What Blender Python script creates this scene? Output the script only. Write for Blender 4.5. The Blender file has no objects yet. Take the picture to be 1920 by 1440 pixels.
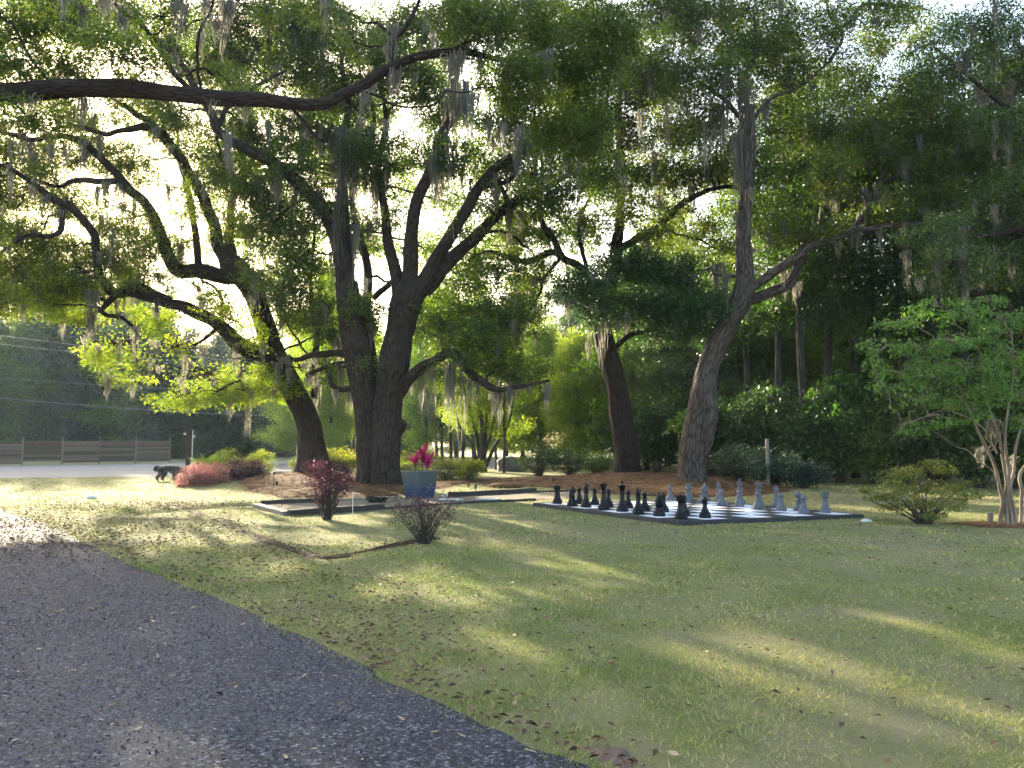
import bpy, bmesh, math, random
import numpy as np
from mathutils import Vector

RS = np.random.RandomState(7)
random.seed(7)
scene = bpy.context.scene
COL = scene.collection
F_PX, EYE = 1442.0, 1.6                      # focal length in photo pixels, eye height in metres
PITCH = math.atan(108 / F_PX)

# ------------------------------------------------------------------ camera
cam_d = bpy.data.cameras.new('camera')
cam = bpy.data.objects.new('camera', cam_d)
COL.objects.link(cam)
cam_d.sensor_width = 36.0
cam_d.lens = F_PX / 1920 * 36.0
cam_d.clip_start, cam_d.clip_end = 0.05, 3000
cam.location = (0, 0, EYE)
cam.rotation_euler = (math.pi / 2 + PITCH, 0, 0)
scene.camera = cam

# ------------------------------------------------------------------ sky and sun
SUN_AZ, SUN_EL = math.radians(-30.5), math.radians(17.5)   # azimuth from +Y, to the left of the view
SUN = np.array([math.sin(SUN_AZ) * math.cos(SUN_EL), math.cos(SUN_AZ) * math.cos(SUN_EL), math.sin(SUN_EL)])
world = bpy.data.worlds.new('World')
scene.world = world
world.use_nodes = True
wn = world.node_tree
wn.nodes.clear()
sky = wn.nodes.new('ShaderNodeTexSky')
sky.sky_type = 'NISHITA'
sky.sun_disc = False
sky.sun_elevation = SUN_EL
sky.sun_rotation = SUN_AZ
sky.dust_density = 4.0
sky.ozone_density = 0.6
bg = wn.nodes.new('ShaderNodeBackground')
bg.inputs['Strength'].default_value = 0.15
wo = wn.nodes.new('ShaderNodeOutputWorld')
wn.links.new(sky.outputs[0], bg.inputs[0])
wn.links.new(bg.outputs[0], wo.inputs[0])
sun_d = bpy.data.lights.new('sun', 'SUN')
sun_d.energy = 4.9
sun_d.angle = math.radians(0.53)
sun_d.color = (1.0, 0.88, 0.64)
sun_o = bpy.data.objects.new('sun', sun_d)
COL.objects.link(sun_o)
sun_o.rotation_euler = Vector(-SUN).to_track_quat('-Z', 'Y').to_euler()

vs = scene.view_settings
vs.view_transform = 'Standard'
vs.look = 'None'
vs.gamma = 1.0
vs.use_curve_mapping = False
vs.exposure = 2.72
cy = scene.cycles
cy.use_denoising = True
cy.denoising_prefilter = 'ACCURATE'
cy.denoising_input_passes = 'RGB_ALBEDO_NORMAL'
cy.sample_clamp_direct = 1.2
cy.max_bounces = 8
cy.diffuse_bounces = 4
cy.glossy_bounces = 3
cy.transmission_bounces = 6
cy.volume_bounces = 1
cy.sample_clamp_indirect = 1.5

# ------------------------------------------------------------------ maths helpers
def ray(px, py):
    x = (px - 960) / F_PX
    v = -(py - 720) / F_PX
    return np.array([x, math.cos(PITCH) - math.sin(PITCH) * v, math.sin(PITCH) + math.cos(PITCH) * v])

def at(px, py, y):
    """the point of the place that the photo shows at this pixel, y metres ahead"""
    d = ray(px, py)
    return np.array([0, 0, EYE]) + d * (y / d[1])

def grd(px, py, z=0.0):
    d = ray(px, py)
    return np.array([0, 0, EYE]) + d * ((z - EYE) / d[2])

def hash3(i, j, k, s):
    h = (i * 374761393 + j * 668265263 + k * 1440662683 + s * 974711) & 0xFFFFFFFF
    h = ((h ^ (h >> 13)) * 1274126177) & 0xFFFFFFFF
    return ((h ^ (h >> 16)) & 0xFFFFFF) / float(0xFFFFFF)

def noise3(P, seed=0):
    P = np.asarray(P, float)
    I = np.floor(P).astype(np.int64)
    f = P - I
    f = f * f * (3 - 2 * f)
    out = 0
    for a in (0, 1):
        for b in (0, 1):
            for c in (0, 1):
                w = (f[..., 0] if a else 1 - f[..., 0]) * (f[..., 1] if b else 1 - f[..., 1]) * (f[..., 2] if c else 1 - f[..., 2])
                out = out + w * hash3(I[..., 0] + a, I[..., 1] + b, I[..., 2] + c, seed)
    return out * 2 - 1

def noise2(x, y, sc, seed=0):
    P = np.stack([np.asarray(x) * sc, np.asarray(y) * sc, np.zeros_like(np.asarray(x, float)) + 0.5], -1)
    return noise3(P, seed)

def unit(v):
    return v / np.maximum(np.linalg.norm(v, axis=-1, keepdims=True), 1e-9)

def rnd_dir(n):
    return unit(RS.normal(size=(n, 3)))

# the chessboard's frame: u runs from the black side to the grey side, v from the far left to the near edge
BC = np.array([4.045, 17.735])
BROT, BSQ = 0.5112, 0.6158
BU = np.array([math.cos(BROT), math.sin(BROT)])
BV = np.array([math.sin(BROT), -math.cos(BROT)])
TU, TV = -0.0217, 0.0047

def smooth01(t):
    t = np.clip(t, 0, 1)
    return t * t * (3 - 2 * t)

MOUNDS = [(-7.9, 30.2, 4.2, 0.42), (-4.6, 27.4, 3.6, 0.16), (4.6, 30.0, 5.0, 0.36), (6.6, 27.3, 3.0, 0.10)]

def hz(x, y):
    """height of the ground"""
    x = np.asarray(x, float)
    y = np.asarray(y, float)
    z = np.zeros_like(x + y)
    for mx, my, r, h in MOUNDS:
        z = z + h * np.exp(-((x - mx) ** 2 + (y - my) ** 2) / (0.42 * r * r))
    dx, dy = x - BC[0], y - BC[1]
    w = smooth01(1.6 - np.sqrt(dx * dx + dy * dy) / 5.0)
    z = z + w * (TU * (dx * BU[0] + dy * BU[1]) + TV * (dx * BV[0] + dy * BV[1]))
    z = z + 0.02 * noise2(x, y, 0.35, 3) * smooth01((y - 9) / 5)
    return z

def H(x, y):
    return float(hz(np.array([x]), np.array([y]))[0])

def inpoly(x, y, poly):
    inside = np.zeros(np.shape(x), bool)
    n = len(poly)
    for i in range(n):
        x0, y0 = poly[i][0], poly[i][1]
        x1, y1 = poly[(i + 1) % n][0], poly[(i + 1) % n][1]
        c = ((y0 > y) != (y1 > y)) & (x < (x1 - x0) * (y - y0) / (y1 - y0 + 1e-12) + x0)
        inside ^= c
    return inside

def segdist(x, y, pts):
    d = np.full(np.shape(x), 1e9)
    for a, b in zip(pts[:-1], pts[1:]):
        ax, ay, bx, by = a[0], a[1], b[0], b[1]
        L = (bx - ax) ** 2 + (by - ay) ** 2 + 1e-9
        t = np.clip(((x - ax) * (bx - ax) + (y - ay) * (by - ay)) / L, 0, 1)
        d = np.minimum(d, np.hypot(x - ax - t * (bx - ax), y - ay - t * (by - ay)))
    return d

def spline(pts, per=8):
    """Catmull-Rom through rows of any width"""
    P = np.asarray(pts, float)
    if len(P) < 3:
        t = np.linspace(0, 1, per + 1)[:, None]
        return P[0] * (1 - t) + P[-1] * t
    Q = np.vstack([2 * P[0] - P[1], P, 2 * P[-1] - P[-2]])
    out = []
    for i in range(1, len(Q) - 2):
        p0, p1, p2, p3 = Q[i - 1], Q[i], Q[i + 1], Q[i + 2]
        for t in np.linspace(0, 1, per, endpoint=False):
            out.append(0.5 * ((2 * p1) + (-p0 + p2) * t + (2 * p0 - 5 * p1 + 4 * p2 - p3) * t * t + (-p0 + 3 * p1 - 3 * p2 + p3) * t ** 3))
    out.append(P[-1])
    return np.array(out)

# ------------------------------------------------------------------ objects
WLOC = {}

def setp(o, label=None, cat=None, group=None, kind=None):
    if label:
        o['label'] = label
    if cat:
        o['category'] = cat
    if group:
        o['group'] = group
    if kind:
        o['kind'] = kind
    return o

def thing(name, label, cat, loc=(0, 0, 0), group=None, rz=0.0):
    o = bpy.data.objects.new(name, None)
    o.empty_display_size = 0.2
    COL.objects.link(o)
    o.location = tuple(float(v) for v in loc)
    o.rotation_euler = (0, 0, rz)
    WLOC[o.name] = np.array(o.location)
    return setp(o, label, cat, group)

def make_mesh(name, V, F4=None, F3=None, attrs=None, smooth=False):
    V = np.ascontiguousarray(V, np.float32)
    me = bpy.data.meshes.new(name)
    n4 = 0 if F4 is None else len(F4)
    n3 = 0 if F3 is None else len(F3)
    loops, starts = [], []
    if n4:
        loops.append(np.asarray(F4, np.int32).ravel())
        starts.append(np.arange(n4, dtype=np.int32) * 4)
    if n3:
        loops.append(np.asarray(F3, np.int32).ravel())
        starts.append(np.arange(n3, dtype=np.int32) * 3 + n4 * 4)
    loops = np.concatenate(loops)
    starts = np.concatenate(starts)
    me.vertices.add(len(V))
    me.vertices.foreach_set('co', V.ravel())
    me.loops.add(len(loops))
    me.loops.foreach_set('vertex_index', loops)
    me.polygons.add(n4 + n3)
    me.polygons.foreach_set('loop_start', starts)
    if smooth:
        me.polygons.foreach_set('use_smooth', np.ones(n4 + n3, bool))
    for k, (dom, val) in (attrs or {}).items():
        val = np.asarray(val, np.float32)
        if val.ndim == 2:
            a = me.attributes.new(k, 'FLOAT_VECTOR', dom)
            a.data.foreach_set('vector', val.ravel())
        else:
            a = me.attributes.new(k, 'FLOAT', dom)
            a.data.foreach_set('value', val)
    me.update(calc_edges=True)
    return me

def mesh_obj(name, V, mat, parent=None, F4=None, F3=None, attrs=None, smooth=False, kind=None, label=None, local=False):
    """V in world metres unless local; parts are stored relative to their thing"""
    V = np.asarray(V, float)
    loc = np.zeros(3)
    if parent is not None and not local:
        loc = WLOC.get(parent.name, np.zeros(3))
        V = V - loc
    me = make_mesh(name, V, F4, F3, attrs, smooth)
    me.materials.append(mat)
    o = bpy.data.objects.new(name, me)
    COL.objects.link(o)
    if parent is not None:
        o.parent = parent
        WLOC[o.name] = loc if not local else WLOC.get(parent.name, np.zeros(3))
    setp(o, label, None, None, kind)
    return o

def bm_obj(name, bm, mat, parent=None, kind=None, smooth=False, label=None):
    me = bpy.data.meshes.new(name)
    bm.to_mesh(me)
    bm.free()
    me.materials.append(mat)
    if smooth:
        for p in me.polygons:
            p.use_smooth = True
    o = bpy.data.objects.new(name, me)
    COL.objects.link(o)
    if parent is not None:
        o.parent = parent
    return setp(o, label, None, None, kind)

def copy_thing(root, loc, rz, label, group=None, scale=None):
    r = root.copy()
    COL.objects.link(r)
    if scale:
        r.scale = scale
    r.location = loc
    r.rotation_euler = (0, 0, rz)
    r['label'] = label
    if group:
        r['group'] = group
    for ch in list(root.children):
        c = ch.copy()
        COL.objects.link(c)
        c.parent = r
        for g in list(ch.children):
            d = g.copy()
            COL.objects.link(d)
            d.parent = c
    return r

class Buf:
    """collects pieces of one mesh"""
    def __init__(self):
        self.V, self.F4, self.F3, self.A, self.B, self.n = [], [], [], [], [], 0
    def add(self, V, F4=None, F3=None, a=None, b=None):
        self.V.append(V)
        if F4 is not None:
            self.F4.append(np.asarray(F4) + self.n)
        if F3 is not None:
            self.F3.append(np.asarray(F3) + self.n)
        if a is not None:
            self.A.append(a)
        if b is not None:
            self.B.append(b)
        self.n += len(V)
    def out(self, name, mat, parent=None, smooth=False, kind=None, point_attr='barkco', face_attr='var', label=None, local=False):
        if not self.V:
            return None
        at_ = {}
        if self.A:
            at_[point_attr] = ('POINT', np.concatenate(self.A))
        if self.B:
            at_[face_attr] = ('FACE', np.concatenate(self.B))
        return mesh_obj(name, np.concatenate(self.V), mat, parent, np.concatenate(self.F4) if self.F4 else None,
                        np.concatenate(self.F3) if self.F3 else None, at_, smooth, kind, label, local)

def tube(P, R, sides=12, ridge=0.0, seed=0, flare=None, knots=0.0):
    """one limb: rings along P with radii R, bark ridges as real relief, barkco = unrolled coordinates"""
    P = np.asarray(P, float)
    R = np.asarray(R, float)
    n = len(P)
    T = unit(np.gradient(P, axis=0))
    up = np.array([0.31, 0.93, 0.17])
    A = np.zeros((n, 3))
    a = up - T[0] * (up @ T[0])
    a /= np.linalg.norm(a)
    for i in range(n):
        a = a - T[i] * (a @ T[i])
        a /= np.linalg.norm(a) + 1e-9
        A[i] = a
    B = np.cross(T, A)
    th = np.linspace(0, 2 * math.pi, sides, endpoint=False)
    s = np.concatenate([[0], np.cumsum(np.linalg.norm(np.diff(P, axis=0), axis=1))])
    c, sn = np.cos(th), np.sin(th)
    r = R[:, None] * np.ones((1, sides))
    co = np.stack([r * c, r * sn, np.repeat(s[:, None], sides, 1)], -1)
    if ridge:
        q = co * np.array([1, 1, 0.16])
        r1 = 1 - np.abs(noise3(q * 9, seed)) * 2
        r2 = noise3(q * 3 * np.array([1, 1, 1.2]), seed + 1)
        lump = noise3(co * 0.9, seed + 2)
        r = r + ridge * (0.55 * r1 + 0.5 * r2) + R[:, None] * 0.10 * lump
    if knots:
        kn = np.clip(noise3(co * 0.7 + 11, seed + 5) - 0.45, 0, 1) * knots
        r = r + kn * R[:, None]
    if flare:
        fh, famt, nl = flare
        lob = 0.6 + 0.4 * np.cos(nl * th + seed) + 0.25 * np.cos((nl + 2) * th + 1.3 * seed)
        r = r + (np.exp(-s / fh)[:, None] * famt * lob[None, :]) * R[0]
    V = P[:, None, :] + A[:, None, :] * (r * c)[..., None] + B[:, None, :] * (r * sn)[..., None]
    i = np.arange(n - 1)[:, None] * sides
    j = np.arange(sides)[None, :]
    j2 = (j + 1) % sides
    F4 = np.stack([i + j, i + j2, i + sides + j2, i + sides + j], -1).reshape(-1, 4)
    V = V.reshape(-1, 3)
    co = co.reshape(-1, 3)
    tip = len(V)
    V = np.vstack([V, P[-1:] + T[-1:] * R[-1] * 0.6])
    co = np.vstack([co, [[0, 0, s[-1]]]])
    k = np.arange(sides)
    F3 = np.stack([tip - sides + k, tip - sides + (k + 1) % sides, np.full(sides, tip)], -1)
    return V, F4, F3, co

def batch_tubes(P, R, sides=4):
    """M thin twigs at once: P (M,K,3), R (M,K)"""
    M, K, _ = P.shape
    T = unit(np.gradient(P, axis=1))
    ref = np.array([0.37, 0.21, 0.9])
    A = unit(np.cross(T, ref))
    B = np.cross(T, A)
    th = np.linspace(0, 2 * math.pi, sides, endpoint=False)
    V = P[:, :, None, :] + R[:, :, None, None] * (A[:, :, None, :] * np.cos(th)[:, None] + B[:, :, None, :] * np.sin(th)[:, None])
    co = np.stack([np.cos(th)[None, None, :] * R[:, :, None], np.sin(th)[None, None, :] * R[:, :, None],
                   (np.arange(K)[None, :, None] * 0.15 + np.arange(M)[:, None, None] * 1.7) * np.ones((1, 1, sides))], -1)
    m = np.arange(M)[:, None, None] * K * sides
    i = np.arange(K - 1)[None, :, None] * sides
    j = np.arange(sides)[None, None, :]
    j2 = (j + 1) % sides
    F4 = np.stack([m + i + j, m + i + j2, m + i + sides + j2, m + i + sides + j], -1).reshape(-1, 4)
    return V.reshape(-1, 3), F4, co.reshape(-1, 3)

def leaf_flat(C, D, N, L, W):
    """small far leaves, one triangle each"""
    n = len(C)
    D = unit(D)
    S = unit(np.cross(D, N))
    L = np.broadcast_to(L, (n,))[:, None]
    W = np.broadcast_to(W, (n,))[:, None]
    k = RS.uniform(0.15, 0.85, (n, 1))
    V = np.stack([C + S * W * 0.5 * (1 - k) + D * L * 0.3 * k, C + D * L, C - S * W * 0.5 * k], 1).reshape(-1, 3)
    return V, np.arange(n * 3).reshape(-1, 3)

def leaf_tris(C, D, N, L, W, fold=0.18):
    """folded leaf blades, two triangles each"""
    n = len(C)
    D = unit(D)
    S = unit(np.cross(D, N))
    N = np.cross(S, D)
    L = np.broadcast_to(L, (n,))[:, None]
    W = np.broadcast_to(W, (n,))[:, None]
    mid = C + D * L * 0.48 + N * W * fold
    V = np.stack([C, mid + S * W * 0.5, C + D * L, mid - S * W * 0.5], 1).reshape(-1, 3)
    b = np.arange(n)[:, None] * 4
    F = np.stack([b + 0, b + 1, b + 2, b + 0, b + 2, b + 3], -1).reshape(-1, 3)
    return V, F

# ------------------------------------------------------------------ materials
def new_mat(name):
    m = bpy.data.materials.new(name)
    m.use_nodes = True
    nt = m.node_tree
    nt.nodes.clear()
    out = nt.nodes.new('ShaderNodeOutputMaterial')
    return m, nt, out

def N(nt, typ, ins=None, **kw):
    n = nt.nodes.new(typ)
    for k, v in kw.items():
        setattr(n, k, v)
    for k, v in (ins or {}).items():
        if isinstance(v, bpy.types.NodeSocket):
            nt.links.new(v, n.inputs[k])
        else:
            n.inputs[k].default_value = v
    return n

def rgb(c):
    return (c[0], c[1], c[2], 1.0)

def ramp(nt, fac, stops):
    r = nt.nodes.new('ShaderNodeValToRGB')
    els = r.color_ramp.elements
    while len(els) < len(stops):
        els.new(0.5)
    for e, (p, c) in zip(els, stops):
        e.position = p
        e.color = rgb(c)
    nt.links.new(fac, r.inputs[0])
    return r.outputs[0]

def mixc(nt, fac, a, b, mode='MIX'):
    n = nt.nodes.new('ShaderNodeMix')
    n.data_type = 'RGBA'
    n.blend_type = mode
    for sock, v in ((n.inputs[0], fac), (n.inputs[6], a), (n.inputs[7], b)):
        if isinstance(v, bpy.types.NodeSocket):
            nt.links.new(v, sock)
        else:
            sock.default_value = v if not isinstance(v, tuple) else rgb(v)
    return n.outputs[2]

def noise_tex(nt, vec, scale, detail=4, rough=0.55, dist=0.0):
    n = N(nt, 'ShaderNodeTexNoise', {'Scale': scale, 'Detail': detail, 'Roughness': rough, 'Distortion': dist})
    if vec is not None:
        nt.links.new(vec, n.inputs['Vector'])
    return n.outputs[0]

def leaf_mat(name, stops, trans=0.45, tint=(1.12, 1.28, 0.5), rough=0.45, spec=0.35):
    m, nt, out = new_mat(name)
    a = N(nt, 'ShaderNodeAttribute', attribute_name='var')
    col = ramp(nt, a.outputs['Fac'], stops)
    oi = N(nt, 'ShaderNodeObjectInfo')
    hv = N(nt, 'ShaderNodeMapRange', {'Value': oi.outputs['Random'], 3: 0.475, 4: 0.52})
    vv = N(nt, 'ShaderNodeMapRange', {'Value': oi.outputs['Random'], 3: 1.2, 4: 0.8})
    hs = N(nt, 'ShaderNodeHueSaturation', {'Hue': hv.outputs[0], 'Value': vv.outputs[0], 'Color': col})
    col = hs.outputs[0]
    p = N(nt, 'ShaderNodeBsdfPrincipled', {'Base Color': col, 'Roughness': rough, 'Specular IOR Level': spec})
    tcol = mixc(nt, 1.0, col, tint, 'MULTIPLY')
    t = N(nt, 'ShaderNodeBsdfTranslucent', {'Color': tcol})
    mx = N(nt, 'ShaderNodeMixShader', {0: trans, 1: p.outputs[0], 2: t.outputs[0]})
    nt.links.new(mx.outputs[0], out.inputs[0])
    return m

def bark_mat(name, dark, mid, light, lichen=None, scale=14.0, stretch=0.16, bump=0.8, bdist=0.05):
    m, nt, out = new_mat(name)
    a = N(nt, 'ShaderNodeAttribute', attribute_name='barkco')
    mp = N(nt, 'ShaderNodeMapping', {'Vector': a.outputs['Vector'], 'Scale': (1, 1, stretch)})
    v = N(nt, 'ShaderNodeTexVoronoi', {'Vector': mp.outputs[0], 'Scale': scale, 'Randomness': 1.0}, feature='DISTANCE_TO_EDGE')
    n1 = noise_tex(nt, mp.outputs[0], scale * 0.9, 6, 0.65, 0.6)
    n2 = noise_tex(nt, a.outputs['Vector'], 1.1, 4, 0.6)
    n3 = noise_tex(nt, mp.outputs[0], scale * 4, 4, 0.6)
    vr = N(nt, 'ShaderNodeMath', {0: v.outputs[0], 1: 5.0}, operation='MULTIPLY', use_clamp=True)
    h1 = N(nt, 'ShaderNodeMath', {0: vr.outputs[0], 1: n1}, operation='MULTIPLY')
    h2 = N(nt, 'ShaderNodeMath', {0: n3, 1: 0.35}, operation='MULTIPLY')
    hgt = N(nt, 'ShaderNodeMath', {0: h1.outputs[0], 1: h2.outputs[0]}, operation='ADD')
    c = ramp(nt, hgt.outputs[0], [(0.12, dark), (0.4, mid), (0.8, light)])
    if lichen:
        f = ramp(nt, n2, [(0.5, (0, 0, 0)), (0.68, (0.55, 0.55, 0.55))])
        c = mixc(nt, f, c, lichen)
    b = N(nt, 'ShaderNodeBump', {'Strength': bump, 'Distance': bdist, 'Height': hgt.outputs[0]})
    p = N(nt, 'ShaderNodeBsdfPrincipled', {'Base Color': c, 'Roughness': 0.9, 'Specular IOR Level': 0.2, 'Normal': b.outputs[0]})
    nt.links.new(p.outputs[0], out.inputs[0])
    return m

def plain_mat(name, col, rough=0.6, spec=0.4, var=0.25, nscale=12.0, bump=0.15, bdist=0.004, metal=0.0, col2=None, coat=0.0, sx=(1, 1, 1)):
    m, nt, out = new_mat(name)
    tc = N(nt, 'ShaderNodeTexCoord')
    mp = N(nt, 'ShaderNodeMapping', {'Vector': tc.outputs['Object'], 'Scale': sx})
    n = noise_tex(nt, mp.outputs[0], nscale, 6, 0.6)
    n2 = noise_tex(nt, mp.outputs[0], nscale * 7, 3, 0.6)
    lo = tuple(v * (1 - var) for v in col)
    hi = col2 or tuple(min(1, v * (1 + var)) for v in col)
    c = ramp(nt, n, [(0.3, lo), (0.7, hi)])
    b = N(nt, 'ShaderNodeBump', {'Strength': bump, 'Distance': bdist, 'Height': n2})
    r = N(nt, 'ShaderNodeMapRange', {'Value': n, 1: 0.3, 2: 0.7, 3: max(0.05, rough - 0.08), 4: min(1, rough + 0.08)})
    p = N(nt, 'ShaderNodeBsdfPrincipled', {'Base Color': c, 'Roughness': r.outputs[0], 'Specular IOR Level': spec, 'Metallic': metal, 'Coat Weight': coat, 'Normal': b.outputs[0]})
    nt.links.new(p.outputs[0], out.inputs[0])
    return m

def var_mat(name, stops, rough=0.8, trans=0.0, spec=0.25):
    m, nt, out = new_mat(name)
    a = N(nt, 'ShaderNodeAttribute', attribute_name='var')
    col = ramp(nt, a.outputs['Fac'], stops)
    p = N(nt, 'ShaderNodeBsdfPrincipled', {'Base Color': col, 'Roughness': rough, 'Specular IOR Level': spec})
    if trans:
        t = N(nt, 'ShaderNodeBsdfTranslucent', {'Color': col})
        mx = N(nt, 'ShaderNodeMixShader', {0: trans, 1: p.outputs[0], 2: t.outputs[0]})
        nt.links.new(mx.outputs[0], out.inputs[0])
    else:
        nt.links.new(p.outputs[0], out.inputs[0])
    return m

def lawn_mat():
    m, nt, out = new_mat('lawn')
    tc = N(nt, 'ShaderNodeTexCoord')
    o = tc.outputs['Object']
    big = noise_tex(nt, o, 0.22, 4, 0.6)
    midn = noise_tex(nt, o, 1.7, 5, 0.65)
    fine = noise_tex(nt, o, 34, 4, 0.7)
    vfine = noise_tex(nt, o, 140, 3, 0.7)
    g = ramp(nt, fine, [(0.3, (0.090, 0.108, 0.030)), (0.55, (0.17, 0.178, 0.056)), (0.75, (0.27, 0.25, 0.10))])
    s = ramp(nt, vfine, [(0.3, (0.12, 0.10, 0.06)), (0.7, (0.33, 0.29, 0.18))])
    f0 = N(nt, 'ShaderNodeMath', {0: big, 1: midn}, operation='ADD')
    f = N(nt, 'ShaderNodeMapRange', {'Value': f0.outputs[0], 1: 0.78, 2: 1.2, 3: 0.2, 4: 0.85})
    c = mixc(nt, f.outputs[0], g, s)
    h = N(nt, 'ShaderNodeMath', {0: fine, 1: vfine}, operation='ADD')
    b = N(nt, 'ShaderNodeBump', {'Strength': 0.8, 'Distance': 0.03, 'Height': h.outputs[0]})
    p = N(nt, 'ShaderNodeBsdfPrincipled', {'Base Color': c, 'Roughness': 0.95, 'Specular IOR Level': 0.1, 'Normal': b.outputs[0]})
    nt.links.new(p.outputs[0], out.inputs[0])
    return m

def drive_mat():
    m, nt, out = new_mat('dark_chip_gravel')
    tc = N(nt, 'ShaderNodeTexCoord')
    o = tc.outputs['Object']
    v = N(nt, 'ShaderNodeTexVoronoi', {'Vector': o, 'Scale': 62.0})
    v2 = N(nt, 'ShaderNodeTexVoronoi', {'Vector': o, 'Scale': 62.0}, feature='DISTANCE_TO_EDGE')
    sep = N(nt, 'ShaderNodeSeparateColor', {0: v.outputs['Color']})
    c = ramp(nt, sep.outputs[0], [(0.0, (0.007, 0.0078, 0.011)), (0.5, (0.020, 0.0225, 0.032)), (0.85, (0.047, 0.052, 0.068)), (1.0, (0.16, 0.16, 0.165))])
    big = noise_tex(nt, o, 0.55, 5, 0.6)
    dust = ramp(nt, big, [(0.45, (0, 0, 0)), (0.72, (0.55, 0.55, 0.55))])
    c = mixc(nt, dust, c, (0.058, 0.060, 0.072))
    e = N(nt, 'ShaderNodeMath', {0: v2.outputs[0], 1: 40.0}, operation='MULTIPLY', use_clamp=True)
    hh = N(nt, 'ShaderNodeMath', {0: e.outputs[0], 1: sep.outputs[1]}, operation='MULTIPLY')
    b = N(nt, 'ShaderNodeBump', {'Strength': 0.9, 'Distance': 0.012, 'Height': hh.outputs[0]})
    p = N(nt, 'ShaderNodeBsdfPrincipled', {'Base Color': c, 'Roughness': 0.85, 'Specular IOR Level': 0.2, 'Normal': b.outputs[0]})
    nt.links.new(p.outputs[0], out.inputs[0])
    return m

def earth_mat(name, stops, sc=9.0, fine=70.0, bump=0.7, bd=0.03):
    m, nt, out = new_mat(name)
    tc = N(nt, 'ShaderNodeTexCoord')
    o = tc.outputs['Object']
    a = noise_tex(nt, o, sc, 6, 0.7)
    b_ = noise_tex(nt, o, fine, 4, 0.7)
    s = N(nt, 'ShaderNodeMath', {0: a, 1: b_}, operation='ADD')
    hf = N(nt, 'ShaderNodeMath', {0: s.outputs[0], 1: 0.5}, operation='MULTIPLY')
    c = ramp(nt, hf.outputs[0], stops)
    b = N(nt, 'ShaderNodeBump', {'Strength': bump, 'Distance': bd, 'Height': b_})
    p = N(nt, 'ShaderNodeBsdfPrincipled', {'Base Color': c, 'Roughness': 0.95, 'Specular IOR Level': 0.1, 'Normal': b.outputs[0]})
    nt.links.new(p.outputs[0], out.inputs[0])
    return m

M = {}
M['lawn'] = lawn_mat()
M['drive'] = drive_mat()
M['road'] = earth_mat('pale_gravel_lot', [(0.3, (0.122, 0.117, 0.112)), (0.5, (0.184, 0.176, 0.167)), (0.7, (0.234, 0.223, 0.212))], 0.8, 9.0, 0.3)
M['mulch'] = earth_mat('pine_straw_mulch', [(0.3, (0.045, 0.022, 0.011)), (0.5, (0.12, 0.062, 0.03)), (0.7, (0.22, 0.125, 0.065))], 6.0, 45.0, 1.0, 0.05)
M['sand'] = earth_mat('sandy_path', [(0.3, (0.093, 0.075, 0.052)), (0.5, (0.157, 0.131, 0.093)), (0.7, (0.209, 0.180, 0.133))], 3.0, 40.0, 0.6)
M['raw'] = earth_mat('raw_earth', [(0.3, (0.09, 0.062, 0.048)), (0.5, (0.17, 0.12, 0.095)), (0.7, (0.27, 0.20, 0.16))], 7.0, 55.0, 1.0)
M['soil'] = earth_mat('bare_soil', [(0.3, (0.025, 0.016, 0.011)), (0.5, (0.065, 0.042, 0.028)), (0.7, (0.14, 0.095, 0.065))], 8.0, 60.0, 1.0)
M['oak'] = leaf_mat('oak_leaf', [(0, (0.040, 0.062, 0.009)), (0.5, (0.072, 0.110, 0.014)), (0.85, (0.124, 0.159, 0.019)), (1, (0.203, 0.194, 0.023))], 0.5)
M['oak_sunlit'] = leaf_mat('sunlit_oak_leaf', [(0, (0.090, 0.152, 0.015)), (0.5, (0.156, 0.223, 0.023)), (1, (0.280, 0.303, 0.038))], 0.6, (1.3, 1.4, 0.5))  # sunlight on the low and back crowns is put into this colour
M['oak_dark'] = leaf_mat('evergreen_oak_leaf', [(0, (0.021, 0.045, 0.011)), (0.6, (0.046, 0.088, 0.018)), (1, (0.079, 0.132, 0.025))], 0.38)
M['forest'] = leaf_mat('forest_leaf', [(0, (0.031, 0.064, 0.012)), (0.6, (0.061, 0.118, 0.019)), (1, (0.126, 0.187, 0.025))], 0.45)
M['forest_sunlit'] = leaf_mat('sunlit_forest_leaf', [(0, (0.087, 0.149, 0.020)), (0.6, (0.147, 0.219, 0.028)), (1, (0.243, 0.281, 0.040))], 0.66, (1.45, 1.5, 0.55))  # lit copy of the forest leaf, sunlight put into its paler colour
M['pine'] = leaf_mat('pine_needle', [(0, (0.016, 0.032, 0.018)), (0.6, (0.028, 0.052, 0.026)), (1, (0.048, 0.076, 0.035))], 0.25)
M['myrtle'] = leaf_mat('myrtle_leaf', [(0, (0.083, 0.149, 0.031)), (0.6, (0.129, 0.213, 0.039)), (1, (0.181, 0.270, 0.050))], 0.45)
M['azalea'] = leaf_mat('azalea_leaf', [(0, (0.072, 0.105, 0.022)), (0.6, (0.137, 0.164, 0.033)), (1, (0.258, 0.223, 0.055))], 0.4)
M['red'] = leaf_mat('purple_red_leaf', [(0, (0.026, 0.012, 0.022)), (0.6, (0.063, 0.023, 0.041)), (1, (0.126, 0.053, 0.068))], 0.35, (1.5, 0.8, 0.75))
M['red_sunlit'] = leaf_mat('sunlit_red_leaf', [(0, (0.133, 0.055, 0.058)), (0.6, (0.257, 0.133, 0.123)), (1, (0.370, 0.282, 0.230))], 0.45, (1.3, 0.9, 0.8))  # paler copy of the red leaf with the sunlight in its colour
M['dusk'] = leaf_mat('dull_purple_leaf', [(0, (0.03, 0.016, 0.020)), (0.6, (0.07, 0.035, 0.040)), (1, (0.11, 0.06, 0.05))], 0.3, (1.3, 0.9, 0.8))
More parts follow.
